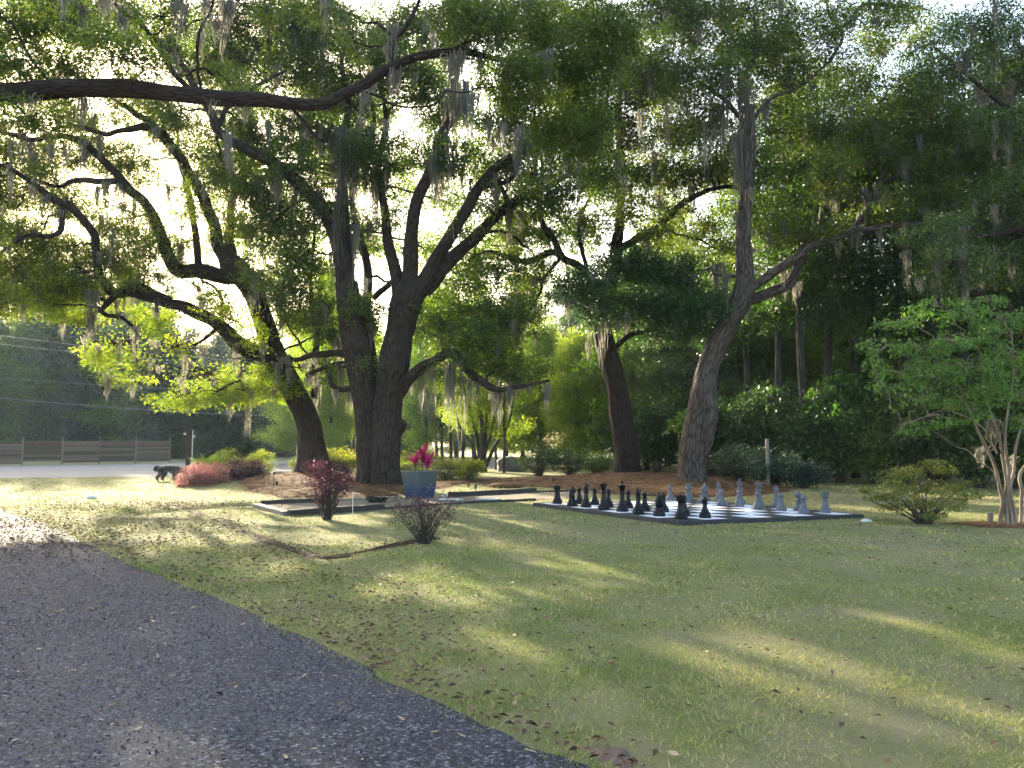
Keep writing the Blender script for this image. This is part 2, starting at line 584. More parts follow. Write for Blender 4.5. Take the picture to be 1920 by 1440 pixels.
M['lime'] = leaf_mat('lime_leaf', [(0, (0.081, 0.130, 0.016)), (0.6, (0.153, 0.200, 0.024)), (1, (0.234, 0.250, 0.040))], 0.55, (1.3, 1.25, 0.6))
M['bluegreen'] = leaf_mat('bluegreen_leaf', [(0, (0.020, 0.040, 0.027)), (0.6, (0.040, 0.068, 0.046)), (1, (0.064, 0.096, 0.064))], 0.3)
M['palm'] = leaf_mat('palm_leaf', [(0, (0.07, 0.12, 0.025)), (1, (0.12, 0.18, 0.04))], 0.5)
M['magenta'] = leaf_mat('magenta_leaf', [(0, (0.22, 0.010, 0.055)), (0.7, (0.42, 0.018, 0.11)), (1, (0.5, 0.06, 0.16))], 0.35, (1.2, 0.8, 0.9))
M['darkleaf'] = leaf_mat('dark_red_green_leaf', [(0, (0.02, 0.02, 0.014)), (1, (0.06, 0.035, 0.03))], 0.3)
M['moss'] = var_mat('spanish_moss', [(0, (0.104, 0.099, 0.078)), (0.6, (0.198, 0.187, 0.151)), (1, (0.302, 0.281, 0.229))], 0.95, 0.5, 0.05)
M['grass'] = var_mat('grass_blade', [(0, (0.103, 0.164, 0.029)), (0.4, (0.184, 0.248, 0.051)), (0.62, (0.294, 0.309, 0.088)), (0.8, (0.455, 0.397, 0.154)), (1, (0.632, 0.521, 0.233))], 0.8, 0.35, 0.15)
M['litter'] = var_mat('dead_leaf', [(0, (0.030, 0.015, 0.009)), (0.4, (0.085, 0.043, 0.022)), (0.75, (0.170, 0.100, 0.054)), (1, (0.306, 0.207, 0.120))], 0.7, 0.12, 0.3)
M['straw'] = var_mat('pine_straw', [(0, (0.043, 0.020, 0.010)), (0.6, (0.128, 0.068, 0.034)), (1, (0.238, 0.145, 0.076))], 0.8, 0.0, 0.2)
M['chips'] = var_mat('stone_chip', [(0, (0.007, 0.008, 0.014)), (0.6, (0.021, 0.025, 0.041)), (0.9, (0.053, 0.061, 0.094)), (1, (0.129, 0.144, 0.201))], 0.75, 0.0, 0.25)
M['bark'] = bark_mat('oak_bark', (0.010, 0.006, 0.004), (0.027, 0.018, 0.014), (0.055, 0.041, 0.032), (0.041, 0.036, 0.024))
M['bark_b'] = bark_mat('brown_oak_bark', (0.007, 0.004, 0.003), (0.021, 0.012, 0.009), (0.042, 0.028, 0.021), (0.026, 0.023, 0.014))
M['bark_pale'] = bark_mat('pale_oak_bark', (0.020, 0.014, 0.011), (0.055, 0.041, 0.032), (0.110, 0.088, 0.072), (0.077, 0.068, 0.052), 11.0)
M['bark_far'] = bark_mat('forest_bark', (0.017, 0.014, 0.012), (0.042, 0.035, 0.030), (0.077, 0.066, 0.056), None, 8.0)
M['bark_myrtle'] = bark_mat('myrtle_bark', (0.096, 0.064, 0.042), (0.192, 0.143, 0.098), (0.272, 0.210, 0.147), None, 10.0, 0.1, 0.2, 0.008)
M['twig'] = bark_mat('twig_bark', (0.03, 0.024, 0.02), (0.07, 0.055, 0.045), (0.12, 0.1, 0.085), None, 20.0)
M['black_plastic'] = plain_mat('black_plastic', (0.006, 0.007, 0.009), 0.3, 0.18, 0.2, 8, 0.05)
M['grey_plastic'] = plain_mat('grey_plastic', (0.10, 0.108, 0.125), 0.42, 0.22, 0.08, 8, 0.05)
M['tile_white'] = plain_mat('white_tile', (0.78, 0.79, 0.80), 0.45, 0.4, 0.05, 5, 0.08)
M['tile_black'] = plain_mat('black_tile', (0.022, 0.022, 0.024), 0.55, 0.35, 0.25, 5, 0.08)
M['board_edge'] = plain_mat('black_board_timber', (0.030, 0.030, 0.033), 0.7, 0.3, 0.3, 9, 0.4, 0.004)
M['timber'] = plain_mat('weathered_timber', (0.16, 0.145, 0.125), 0.85, 0.2, 0.35, 6, 0.6, 0.006, sx=(1, 6, 6))
M['timber_dark'] = plain_mat('dark_timber', (0.038, 0.034, 0.030), 0.85, 0.2, 0.35, 6, 0.6, 0.006, sx=(1, 6, 6))
M['fence'] = plain_mat('fence_board', (0.11, 0.075, 0.055), 0.85, 0.2, 0.3, 2.5, 0.4, 0.005, sx=(0.5, 6, 6))
_fm = M['fence'].node_tree
_fp = [q for q in _fm.nodes if q.type == 'BSDF_PRINCIPLED'][0]
_src = _fp.inputs['Base Color'].links[0].from_socket
_oi = N(_fm, 'ShaderNodeObjectInfo')
_v = N(_fm, 'ShaderNodeMapRange', {'Value': _oi.outputs['Random'], 3: 0.5, 4: 1.5})
_h = N(_fm, 'ShaderNodeHueSaturation', {'Value': _v.outputs[0], 'Color': _src})
_fm.links.new(_h.outputs[0], _fp.inputs['Base Color'])
M['fence_post'] = plain_mat('fence_post', (0.18, 0.15, 0.12), 0.85, 0.2, 0.25, 4, 0.4)
M['dark_metal'] = plain_mat('dark_metal', (0.02, 0.021, 0.022), 0.5, 0.5, 0.2, 14, 0.1, metal=0.4)
M['white_paint'] = plain_mat('white_paint', (0.62, 0.62, 0.60), 0.6, 0.3, 0.12, 10, 0.2)
M['post_wood'] = plain_mat('dark_post_wood', (0.045, 0.036, 0.030), 0.9, 0.2, 0.3, 8, 0.5)
M['wire'] = plain_mat('cable', (0.16, 0.16, 0.165), 0.6, 0.3, 0.1, 3, 0.0)
M['stone'] = plain_mat('grey_stone', (0.116, 0.113, 0.118), 0.85, 0.25, 0.3, 2.2, 0.7, 0.02)
M['stone_white'] = plain_mat('pale_stone', (0.5, 0.49, 0.46), 0.85, 0.25, 0.15, 6, 0.5)
M['glaze'] = None
M['pink'] = leaf_mat('pink_petal', [(0, (0.45, 0.12, 0.22)), (1, (0.55, 0.2, 0.3))], 0.3, (1, 1, 1))

# ------------------------------------------------------------------ ground sheet
DRIVE_EDGE = [grd(px, py)[:2] for px, py in ((0, 955), (90, 985), (200, 1038), (330, 1093), (470, 1150), (580, 1205), (700, 1262), (850, 1330), (980, 1392), (1110, 1442))]
_e = spline(np.array(DRIVE_EDGE), 14)
_t = unit(np.gradient(_e, axis=0))
_e = _e + np.stack([-_t[:, 1], _t[:, 0]], 1) * (0.07 * noise2(_e[:, 0], _e[:, 1], 1.6, 41) + 0.035 * noise2(_e[:, 0], _e[:, 1], 6.0, 42))[:, None]
DRIVE_EDGE = [tuple(p) for p in _e]
DRIVE = [(-21, 21.8), (-16, 19.9)] + DRIVE_EDGE + [(1.9, 1.5), (2.6, -4), (-10, -4), (-12, 6), (-17, 13.5), (-24, 17)]
_hz0 = hz
_dr = np.array(DRIVE)

def hz(x, y):
    x = np.asarray(x, float)
    y = np.asarray(y, float)
    z = _hz0(x, y)
    near = (x < 3) & (y < 23)
    if np.any(near):
        d = segdist(x, y, DRIVE + DRIVE[:1])
        d = np.where(inpoly(x, y, DRIVE), 0, d)
        z = np.where(near, z * smooth01(d / 1.2), z)
    return z

def axis(lo, hi, step, far_lo, far_hi):
    a = list(np.arange(lo, hi + 1e-6, step))
    s, v = step, a[-1]
    while v < far_hi:
        s *= 1.5
        v += s
        a.append(v)
    s, v = step, a[0]
    while v > far_lo:
        s *= 1.5
        v -= s
        a.insert(0, v)
    return np.array(a)

def grid_faces(nx, ny):
    i = np.arange(ny - 1)[:, None] * nx
    j = np.arange(nx - 1)[None, :]
    return np.stack([i + j, i + j + 1, i + nx + j + 1, i + nx + j], -1).reshape(-1, 4)

gx = axis(-16, 16, 0.3, -260, 260)
gy = axis(-4, 42, 0.3, -60, 300)
X, Y = np.meshgrid(gx, gy)
Vg = np.stack([X, Y, hz(X, Y)], -1).reshape(-1, 3)
o = mesh_obj('ground', Vg, M['lawn'], F4=grid_faces(len(gx), len(gy)), smooth=True, kind='structure')

def sheet(name, poly, mat, lift, step=0.2, relief=0.0, seed=0, edge_fall=0.0):
    poly = [tuple(p[:2]) for p in poly]
    a = np.array(poly)
    xs = np.arange(a[:, 0].min(), a[:, 0].max() + step, step)
    ys = np.arange(a[:, 1].min(), a[:, 1].max() + step, step)
    X, Y = np.meshgrid(xs, ys)
    z = hz(X, Y) + lift
    if relief:
        z = z + relief * (0.5 + 0.5 * noise2(X, Y, 3.0, seed)) + 0.4 * relief * noise2(X, Y, 11.0, seed + 1)
    if edge_fall:
        d = segdist(X, Y, poly + poly[:1])
        z = z - (1 - smooth01(d / edge_fall)) * (relief + lift * 0.7)
    F = grid_faces(len(xs), len(ys))
    V = np.stack([X, Y, z], -1).reshape(-1, 3)
    c = V[F].mean(1)
    keep = inpoly(c[:, 0] + 0.1 * noise2(c[:, 0], c[:, 1], 2.1, seed + 5), c[:, 1] + 0.1 * noise2(c[:, 0], c[:, 1], 2.1, seed + 6), poly)
    F = F[keep]
    used, inv = np.unique(F, return_inverse=True)
    return mesh_obj(name, V[used], mat, F4=inv.reshape(-1, 4), smooth=True, kind='structure')

bm = bmesh.new()
bm.faces.new([bm.verts.new((p[0], p[1], 0.006)) for p in DRIVE])
bmesh.ops.triangulate(bm, faces=bm.faces[:])
setp(bm_obj('driveway', bm, M['drive']), kind='structure')

LOT = [(-95, 34), (-40, 33.6), (-21, 34.0), (-14, 36.5), (-8, 40), (-2, 45), (3, 52), (5, 66), (0, 72), (-14, 66.5), (-25.4, 57.4), (-33.4, 50.6), (-45, 43.5), (-95, 38)]
LOT = [(-95, 34), (-40, 33.6), (-21, 34.0), (-14, 36.5), (-8, 40), (-2, 45), (3, 52), (5, 66), (0, 72), (-14, 66.5), (-25.2, 57.2), (-33.2, 50.4), (-45, 41.8), (-60, 38), (-95, 36)]
sheet('gravel_lot', LOT, M['road'], 0.012, 0.8)
MULCH_W = [(-8.4, 24.4), (-6.6, 21.8), (-4.6, 21.7), (-3.0, 22.9), (-2.0, 26.4), (-1.3, 29.6), (-1.0, 33), (-10.5, 34), (-10.3, 28.5)]
MULCH_E = [(-1.6, 31.5), (-1.2, 27.8), (0.8, 26.5), (2.6, 23.8), (5.2, 22.4), (7.6, 23.2), (9.3, 25), (9.6, 28), (8.5, 31), (5, 34), (0, 33.5)]
sheet('mulch_bed', MULCH_W, M['mulch'], 0.015, 0.15, 0.07, 11, 0.5)
sheet('mulch_bed', MULCH_E, M['mulch'], 0.015, 0.15, 0.07, 21, 0.5)
PATH_F = [grd(*p) for p in ((478, 951), (540, 967), (720, 955.5), (870, 946.5), (1005, 938.5), (1060, 935))]
PATH_B = [grd(*p) for p in ((1130, 921), (1000, 924), (850, 932), (760, 935), (690, 938), (600, 942.5), (487, 947.5))]
PATH = [tuple(p[:2]) for p in PATH_F + PATH_B]
sheet('sand_path', PATH, M['sand'], 0.012, 0.12, 0.025, 31, 0.15)
MYRTLE_BED = [(9.0 + 1.15 * math.cos(a) * (1 + 0.15 * math.sin(3 * a)), 15.0 + 0.8 * math.sin(a)) for a in np.linspace(0, 6.28, 20)[:-1]]
sheet('mulch_bed', [(x + 0.6, y + 0.1) for x, y in MYRTLE_BED], M['mulch'], 0.012, 0.1, 0.04, 51, 0.3)
RAW = [tuple(grd(*p)[:2]) for p in ((1092, 1408), (1108, 1397), (1138, 1402), (1160, 1395), (1192, 1412), (1188, 1422), (1212, 1436), (1170, 1448), (1120, 1428))]
sheet('bare_patch', RAW, M['raw'], 0.008, 0.03, 0.03, 61, 0.06)
# the shallow trench that runs through the lawn
TRENCH = spline([grd(*p)[:2] for p in ((318, 942), (380, 966), (440, 992), (520, 1022), (585, 1042), (625, 1046), (690, 1034), (770, 1017), (820, 1011))], 10)
LEAF_LINE = [tuple(grd(*p)[:2]) for p in ((820, 1011), (960, 1012), (1060, 1006), (1150, 998), (1235, 990))]
tt = unit(np.gradient(TRENCH, axis=0))
tn = np.stack([-tt[:, 1], tt[:, 0]], 1)
wv = np.maximum(0.02, 0.075 + 0.09 * noise2(TRENCH[:, 0], TRENCH[:, 1], 2.2, 71))
rows = []
for k, (off, zz) in enumerate(((-1, 0.005), (-0.6, 0.022), (-0.2, 0.010), (0.25, 0.010), (0.6, 0.026), (1, 0.005))):
    p = TRENCH + tn * (wv * off)[:, None]
    brk = 0.035 * noise2(TRENCH[:, 0], TRENCH[:, 1], 1.1, 79)
    rows.append(np.column_stack([p, hz(p[:, 0], p[:, 1]) + zz + 0.012 * noise2(p[:, 0], p[:, 1], 7, 72 + k) + np.minimum(brk, 0.004)]))
Vt = np.stack(rows, 1).reshape(-1, 3)
mesh_obj('soil_trench', Vt, M['soil'], F4=grid_faces(6, len(TRENCH)), smooth=True, kind='structure')

# ------------------------------------------------------------------ ground cover (uncountable)
BOARD_POLY = [tuple(BC + BSQ * 4.28 * (a * BU + b * BV)) for a, b in ((-1, -1), (1, -1), (1, 1), (-1, 1))]

def off_lawn(x, y, pad=0.0):
    m = (inpoly(x, y, DRIVE) & ~((segdist(x, y, DRIVE_EDGE) < 0.16 * RS.rand(len(x)) ** 2) & (RS.rand(len(x)) < .8))) | inpoly(x, y, PATH) | inpoly(x, y, BOARD_POLY) | inpoly(x, y, MULCH_W) | inpoly(x, y, MULCH_E) | (inpoly(x, y, RAW) & (RS.rand(len(x)) < .8))
    return m

def sample_view(n, y0, y1, margin=0.78):
    y = np.sqrt(RS.uniform(y0 * y0, y1 * y1, n))
    x = RS.uniform(-1, 1, n) * (margin * y + 0.6)
    return x, y

def grass(parts):
    Vs, vv = [], []
    for n, y0, y1, hgt, wid in parts:
        x, y = sample_view(n, y0, y1)
        dens = 0.45 + 0.6 * noise2(x, y, 0.8, 81) + 0.5 * noise2(x, y, 3.1, 82)
        keep = ~off_lawn(x, y) & (RS.rand(n) < np.clip(dens + 0.25, 0.18, 1)) & ((segdist(x, y, TRENCH) > 0.07) | (RS.rand(n) < 0.35))
        x, y = x[keep], y[keep]
        m = len(x)
        dd = segdist(x, y, DRIVE_EDGE)
        dry = noise2(x, y, 0.5, 83) * 0.5 + noise2(x, y, 2.0, 84) * 0.4
        h = hgt * RS.uniform(0.35, 1.15, m) * (1 + 0.75 * np.clip(noise2(x, y, 1.9, 85) + 0.4 * noise2(x, y, 6.0, 86), -0.5, 1.2)) * (1 + 0.5 * np.exp(-dd / 0.25))
        h *= np.where(dry > 0.25, 0.75, 1.0)
        a = RS.uniform(0, 6.283, m)
        lean = RS.uniform(0.3, 2.2, m)
        b = np.stack([x, y, hz(x, y) - 0.004], 1)
        s = np.stack([np.cos(a + 1.57), np.sin(a + 1.57), np.zeros(m)], 1) * (wid * RS.uniform(0.6, 1.3, m))[:, None]
        t = b + np.stack([np.cos(a) * lean, np.sin(a) * lean, np.ones(m)], 1) * h[:, None]
        Vs.append(np.stack([b - s * 0.5, b + s * 0.5, t], 1).reshape(-1, 3))
        vv.append(np.clip(0.42 + 0.62 * dry + RS.normal(0, 0.22, m) + 0.35 * (RS.rand(m) < .22), 0, 1))
    V = np.concatenate(Vs)
    F = np.arange(len(V)).reshape(-1, 3)
    mesh_obj('lawn_grass', V, M['grass'], F3=F, attrs={'var': ('FACE', np.concatenate(vv))}, kind='stuff')

grass([(210000, 3.4, 7, 0.030, 0.0052), (210000, 7, 12, 0.030, 0.009), (120000, 12, 20, 0.034, 0.016), (60000, 20, 34, 0.05, 0.03)])

def scatter_leaves(name, x, y, size, mat, lift=0.012, tilt=0.5, var=None, ratio=0.45):
    n = len(x)
    a = RS.uniform(0, 6.283, n)
    D = np.stack([np.cos(a), np.sin(a), RS.uniform(-tilt, tilt, n) * 0.6], 1)
    Nn = unit(np.stack([RS.normal(0, tilt, n), RS.normal(0, tilt, n), np.ones(n)], 1))
    C = np.stack([x, y, hz(x, y) + lift + RS.uniform(0, 0.012, n)], 1)
    L = size * RS.uniform(0.6, 1.35, n)
    V, Fc = leaf_tris(C, D, Nn, L, L * ratio, 0.3)
    v = RS.rand(n) if var is None else var
    return mesh_obj(name, V, mat, F3=Fc, attrs={'var': ('FACE', np.repeat(v, 2))}, kind='stuff')

# dead oak leaves: thick along the drive's edge and under the oaks, thin elsewhere
n = 300000
x, y = sample_view(n, 3.6, 31)
dd = segdist(x, y, DRIVE_EDGE)
ind = inpoly(x, y, DRIVE)
drift = [tuple(grd(*p)[:2]) for p in ((250, 950), (420, 1030), (560, 1090), (640, 1140), (720, 1230))]
d2 = segdist(x, y, drift)
d3 = segdist(x, y, [tuple(p) for p in TRENCH])
d4 = np.minimum(segdist(x, y, [tuple(grd(*p)[:2]) for p in ((40, 965), (130, 955), (300, 950))]), segdist(x, y, [tuple(grd(*p)[:2]) for p in ((-120, 968), (0, 968), (60, 990), (150, 1020))]) * 1.2)
pr = 0.008 + 0.022 * np.clip(0.5 + 1.2 * noise2(x, y, 0.45, 95), 0, 1) + 0.7 * np.exp(-(dd / 0.3) ** 2) * ~ind * np.clip(0.65 + noise2(x, y, 0.9, 91), 0, 1) + 0.5 * np.exp(-(d2 / 1.1) ** 2) * np.clip(0.6 + 0.9 * noise2(x, y, 1.1, 92), 0, 1)
d3 = np.minimum(d3, segdist(x, y, LEAF_LINE) * 1.15)
pr = pr + 0.5 * np.exp(-(d3 / 0.32) ** 2) * np.clip(0.5 + noise2(x, y, 1.5, 93), 0, 1)
pr = np.where(ind, 0.012 + 0.9 * np.exp(-(d4 / 1.6) ** 2) + 0.22 * np.exp(-dd / 0.16), pr + 0.55 * np.exp(-(d4 / 1.8) ** 2))
pr = pr * np.where(y > 16, 0.7, 1.0)
k = (RS.rand(n) < pr * 0.8) & ~inpoly(x, y, BOARD_POLY) & ~(ind & (y < 9.5))
x, y = x[k], y[k]
v = np.clip(0.45 + 0.22 * RS.normal(size=len(x)) + np.where(inpoly(x, y, DRIVE), 0.12, 0.0), 0, 1)
scatter_leaves('dead_leaves', x, y, 0.054, M['litter'], np.where(inpoly(x, y, DRIVE), 0.012, 0.034), 0.55, v)

def straw(name, poly, n):
    a = np.array(poly)
    x = RS.uniform(a[:, 0].min(), a[:, 0].max(), n)
    y = RS.uniform(a[:, 1].min(), a[:, 1].max(), n)
    k = inpoly(x, y, [tuple(p) for p in a])
    x, y = x[k], y[k]
    scatter_leaves(name, x, y, 0.2, M['straw'], 0.055, 0.5, None, 0.06)

straw('pine_straw', MULCH_W, 16000)
straw('pine_straw', MULCH_E, 16000)

# loose stone chips on the near drive
n = 150000
x, y = sample_view(n, 3.5, 16, 0.72)
k = inpoly(x, y, DRIVE) & (RS.rand(n) < np.clip(1.25 - (y - 4) / 11.0, 0, 1) ** 1.3)
x, y = x[k], y[k]
n = len(x)
sz = RS.uniform(0.0035, 0.0085, n) * (1 + 0.06 * (y - 4)) * (1 + 0.5 * (RS.rand(n) > 0.93))
base = np.stack([x, y, np.full(n, 0.006)], 1)
ang = RS.uniform(0, 6.283, n)
Vc = []
for q in range(3):
    aa = ang + q * 2.094 + RS.uniform(-0.4, 0.4, n)
    Vc.append(base + np.stack([np.cos(aa), np.sin(aa), np.zeros(n)], 1) * sz[:, None])
Vc.append(base + np.stack([RS.normal(0, 0.3, n), RS.normal(0, 0.3, n), RS.uniform(0.7, 1.3, n)], 1) * sz[:, None])
Vc = np.stack(Vc, 1).reshape(-1, 3)
b4 = np.arange(n)[:, None] * 4
Fc = np.stack([b4 + 0, b4 + 1, b4 + 3, b4 + 1, b4 + 2, b4 + 3, b4 + 2, b4 + 0, b4 + 3], -1).reshape(-1, 3)
mesh_obj('loose_gravel', Vc, M['chips'], F3=Fc, attrs={'var': ('FACE', np.repeat(RS.rand(n), 3))}, kind='stuff')

# ------------------------------------------------------------------ trees
def gseg(p, q, w):
    return (grd(*p)[:2], grd(*q)[:2], w)

# strips of lawn that the photo shows in sun: the crowns are thin where the light gets through to them
GAPS = [gseg((600, 1090), (905, 1112), 0.75), gseg((980, 1000), (1240, 1098), 0.42), gseg((1240, 1098), (1350, 1125), 0.30), gseg((1300, 1012), (1560, 1058), 0.26),
        gseg((1290, 1180), (1490, 1262), 0.22), gseg((1640, 1150), (1920, 1240), 0.20), gseg((840, 960), (960, 995), 0.8), gseg((1050, 975), (1215, 988), 0.5),
        gseg((330, 985), (760, 1020), 1.1), gseg((450, 960), (700, 990), 1.6), gseg((100, 1000), (420, 1010), 1.0),
        gseg((1450, 957), (1700, 962), 0.8), gseg((1150, 958), (1350, 965), 0.25), gseg((1000, 1055), (1130, 1075), 0.2), gseg((880, 1180), (1010, 1230), 0.16)]

def in_gap(P):
    g = P[:, :2] - SUN[None, :2] * (P[:, 2] / SUN[2])[:, None]
    m = np.zeros(len(P), bool)
    jit = 0.75 + 0.5 * noise2(g[:, 0], g[:, 1], 0.9, 97)
    for a, b, w in GAPS:
        m |= segdist(g[:, 0], g[:, 1], [a, b]) < w * jit * 1.3
    return m & (P[:, 2] > 1.2) & (RS.rand(len(P)) < 0.97)

class Tree:
    def __init__(self, name, label, cat, loc, bark, leaf, group=None):
        self.root = thing(name, label, cat, loc, group)
        self.bark, self.leaf = bark, leaf
        self.sk_p, self.sk_r = [], []
        self.moss_pts = []
    def stem(self, name, rows, sides=14, per=7, ridge=0.02, flare=None, seed=0, knots=0.0, wob=0.05, buf=None, mat=None):
        """rows: px, py, depth, width in pixels"""
        P = np.array([at(r[0], r[1], r[2]) for r in rows])
        R = np.array([r[3] * (0.465 if name in ('trunk', 'stem') else 0.41) * r[2] / F_PX for r in rows])
        return self.stem3(name, P, R, sides, per, ridge, flare, seed, knots, wob, buf, mat)
    def stem3(self, name, P, R, sides=14, per=7, ridge=0.02, flare=None, seed=0, knots=0.0, wob=0.05, buf=None, mat=None):
        Q = spline(np.column_stack([P, R]), per)
        P, R = Q[:, :3].copy(), np.maximum(Q[:, 3], 0.008)
        s = np.arange(len(P)) / per
        w = np.stack([noise3(np.stack([s * 1.3, s * 0 + seed, s * 0 + j], 1), 17 + j) for j in range(3)], 1)
        w = w * smooth01(np.minimum(np.arange(len(P)), 6) / 6.0)[:, None]
        P = P + w * wob
        self.sk_p.append(P)
        self.sk_r.append(R)
        V, F4, F3, co = tube(P, R, sides, ridge, seed, flare, knots)
        if buf is not None:
            buf.add(V, F4, F3, co)
            return None
        return mesh_obj(name, V, mat or self.bark, self.root, F4, F3, {'barkco': ('POINT', co)}, True)
    def nearest(self, C, lower=True):
        P = np.concatenate(self.sk_p)
        R = np.concatenate(self.sk_r)
        idx = []
        for c in C:
            d = np.linalg.norm(P - c, axis=1) + np.where(P[:, 2] > c[2] + 0.6, 1.5, 0) + np.where(R > 0.35, 2.0, 0)
            idx.append(np.argmin(d))
        return P[idx], R[idx]
    def crown(self, blobs, per_m2=20, leaves=52, L=0.12, cr=0.5, name='crown', leaf=None, boughs=True, cull=True, flat=0.6, moss=0.0, gap=0.0, twigs=True, ratio=0.55, droop=0.0, bough=1.0, fine=True):
        """blobs: centre (3), radii (3), density factor - leaf sprays inside, borne by boughs and twigs from the limbs"""
        Cs, Bc = [], []
        for bi, b in enumerate(blobs):
            c, r, dens = np.array(b[0]), np.array(b[1]), b[2]
            nn = int(np.clip(math.pi * r[0] * r[2] * per_m2 * dens, 5, 170))
            q = rnd_dir(nn) * (RS.rand(nn, 1) ** 0.42)
            Cs.append(c + q * r)
            Bc += [bi] * nn
        C = np.concatenate(Cs)
        Bc = np.array(Bc)
        if gap:
            k = noise3(C * 0.55, 55) > -1 + gap
            C, Bc = C[k], Bc[k]
        # boughs
        tb = Buf()
        cen = np.array([b[0] for b in blobs], float)
        if boughs and self.sk_p:
            a, ra = self.nearest(cen)
            K = 9
            t = np.linspace(0, 1, K)[None, :, None]
            m = 0.5 * (a + cen) + RS.normal(0, 0.25, a.shape)
            m[:, 2] += 0.12 * np.linalg.norm(cen - a, axis=1)
            P = a[:, None] * (1 - t) ** 2 + 2 * t * (1 - t) * m[:, None] + cen[:, None] * t * t
            P[:, 1:-1] += RS.normal(0, 0.05, P[:, 1:-1].shape)
            r0 = bough * np.clip(0.011 * np.linalg.norm(cen - a, axis=1) + 0.02, 0.02, np.maximum(ra * 0.7, 0.022))
            Rr = r0[:, None] * (1 - 0.6 * np.linspace(0, 1, K)[None])
            V, F4, co = batch_tubes(P, Rr, 6)
            tb.add(V, F4, None, co)
            bp, br = P, Rr
            if twigs:
                keep_t = RS.rand(len(C)) < 0.6
                # twigs from the boughs to the sprays
                bpt = bp[Bc]
                dist = np.linalg.norm(bpt - C[:, None], axis=2) + np.linspace(0.6, 0, K)[None]
                j = dist.argmin(1)
                s0 = bpt[np.arange(len(C)), j]
                K2 = 4
                t = np.linspace(0, 1, K2)[None, :, None]
                m = 0.5 * (s0 + C) + RS.normal(0, 0.12, C.shape)
                m[:, 2] += 0.08
                P = s0[:, None] * (1 - t) ** 2 + 2 * t * (1 - t) * m[:, None] + C[:, None] * t * t
                Rr = bough * np.linspace(1, 0.3, K2)[None] * RS.uniform(0.008, 0.018, (len(C), 1))
                V, F4, co = batch_tubes(P[keep_t], Rr[keep_t], 3)
                tb.add(V, F4, None, co)
            tb.out('twigs', self.bark, self.root, True, 'stuff')
        # leaves
        n = len(C) * leaves
        ci = np.repeat(np.arange(len(C)), leaves)
        cs = cr * RS.uniform(0.6, 1.3, len(C))
        q = rnd_dir(n) * RS.rand(n, 1) ** 0.5
        q[:, 2] *= flat
        P = C[ci] + q * cs[ci][:, None]
        if droop:
            P[:, 2] -= droop * (q[:, 0] ** 2 + q[:, 1] ** 2) * cs[ci]
        D = unit(q + RS.normal(0, 0.55, (n, 3)) + np.array([0, 0, -0.12]))
        Nn = unit(np.array([0, 0, 0.7]) + RS.normal(0, 0.75, (n, 3)))
        v = np.clip(0.45 + 0.2 * RS.normal(size=len(C))[ci] + 0.16 * RS.normal(size=n), 0, 1)
        if cull:
            k = ~in_gap(P)
            P, D, Nn, v = P[k], D[k], Nn[k], v[k]
        LL = L * RS.uniform(0.7, 1.3, len(P))
        if fine:
            V, Fc = leaf_flat(P, D, Nn, LL, LL * ratio * 1.5)
        else:
            V, Fc = leaf_tris(P, D, Nn, LL, LL * ratio)
        mesh_obj(name, V, leaf or self.leaf, self.root, F3=Fc, attrs={'var': ('FACE', v if fine else np.repeat(v, 2))}, kind='stuff')
        if moss:
            k = RS.rand(len(C)) < moss
            self.moss_pts.append(C[k])
    def moss(self, clumps, name='hanging_moss', along=0.55, mult=2.6):
        """clumps: centre (3), spread x, spread y, length, strands"""
        Vs, Fs, vv, nb = [], [], [], 0
        clumps = [(c, sx, sy, ln, int(ns * mult)) for c, sx, sy, ln, ns in clumps]
        if along:
            for P, R in zip(self.sk_p, self.sk_r):
                if R.max() > 0.55:
                    continue
                L = np.linalg.norm(np.diff(P, axis=0), axis=1)
                for k in range(len(L)):
                    if 0.03 < R[k] < 0.28 and P[k, 2] > 3.2 and RS.rand() < along * min(1, L[k] / 0.35) * max(0, 0.5 + 1.4 * noise3(P[k:k + 1] * 0.6, 63)[0]):
                        clumps.append((P[k] - np.array([0, 0, R[k] * .5]), .16, .1, RS.uniform(.25, 1.0), RS.randint(14, 40)))
        for c, sx, sy, ln, ns in clumps:
            K = 4
            base = np.array(c) + np.stack([RS.normal(0, sx, ns), RS.normal(0, sy, ns), RS.normal(0, 0.06, ns)], 1)
            nb_ = max(1, int(ns / 22))
            bo = np.stack([RS.normal(0, sx, nb_), RS.normal(0, sy, nb_), RS.normal(0, 0.08, nb_)], 1)
            bl = RS.uniform(0.45, 1.7, nb_)
            bi = RS.randint(0, nb_, ns)
            jo = np.stack([RS.normal(0, 0.085, ns), RS.normal(0, 0.07, ns), RS.normal(0, 0.03, ns)], 1)
            base = np.array(c) + bo[bi] + jo
            l = ln * bl[bi] * np.exp(-(jo[:, 0] ** 2 + jo[:, 1] ** 2) / 0.026) * RS.uniform(0.45, 1.15, ns) + 0.08
            w = RS.uniform(0.012, 0.040, ns)
            a = RS.uniform(0, 3.14, ns)
            side = np.stack([np.cos(a), np.sin(a), np.zeros(ns)], 1)
            sway = np.stack([RS.normal(0, 0.05, ns), RS.normal(0, 0.05, ns), np.zeros(ns)], 1)
            P = []
            for q in range(K):
                t = q / (K - 1)
                p = base + np.stack([np.zeros(ns), np.zeros(ns), -l * t], 1) + sway * t * l[:, None] + RS.normal(0, 0.038, (ns, 3)) * (t > 0) - np.array([1, 1, 0]) * jo * t * 0.6
                ww = (w * (1 - t) ** 0.6 * RS.uniform(0.6, 1.5, ns))[:, None] + 0.002
                P += [p - side * ww * 0.5, p + side * ww * 0.5]
            V = np.stack(P, 1).reshape(-1, 3)
            b = (np.arange(ns) * K * 2)[:, None]
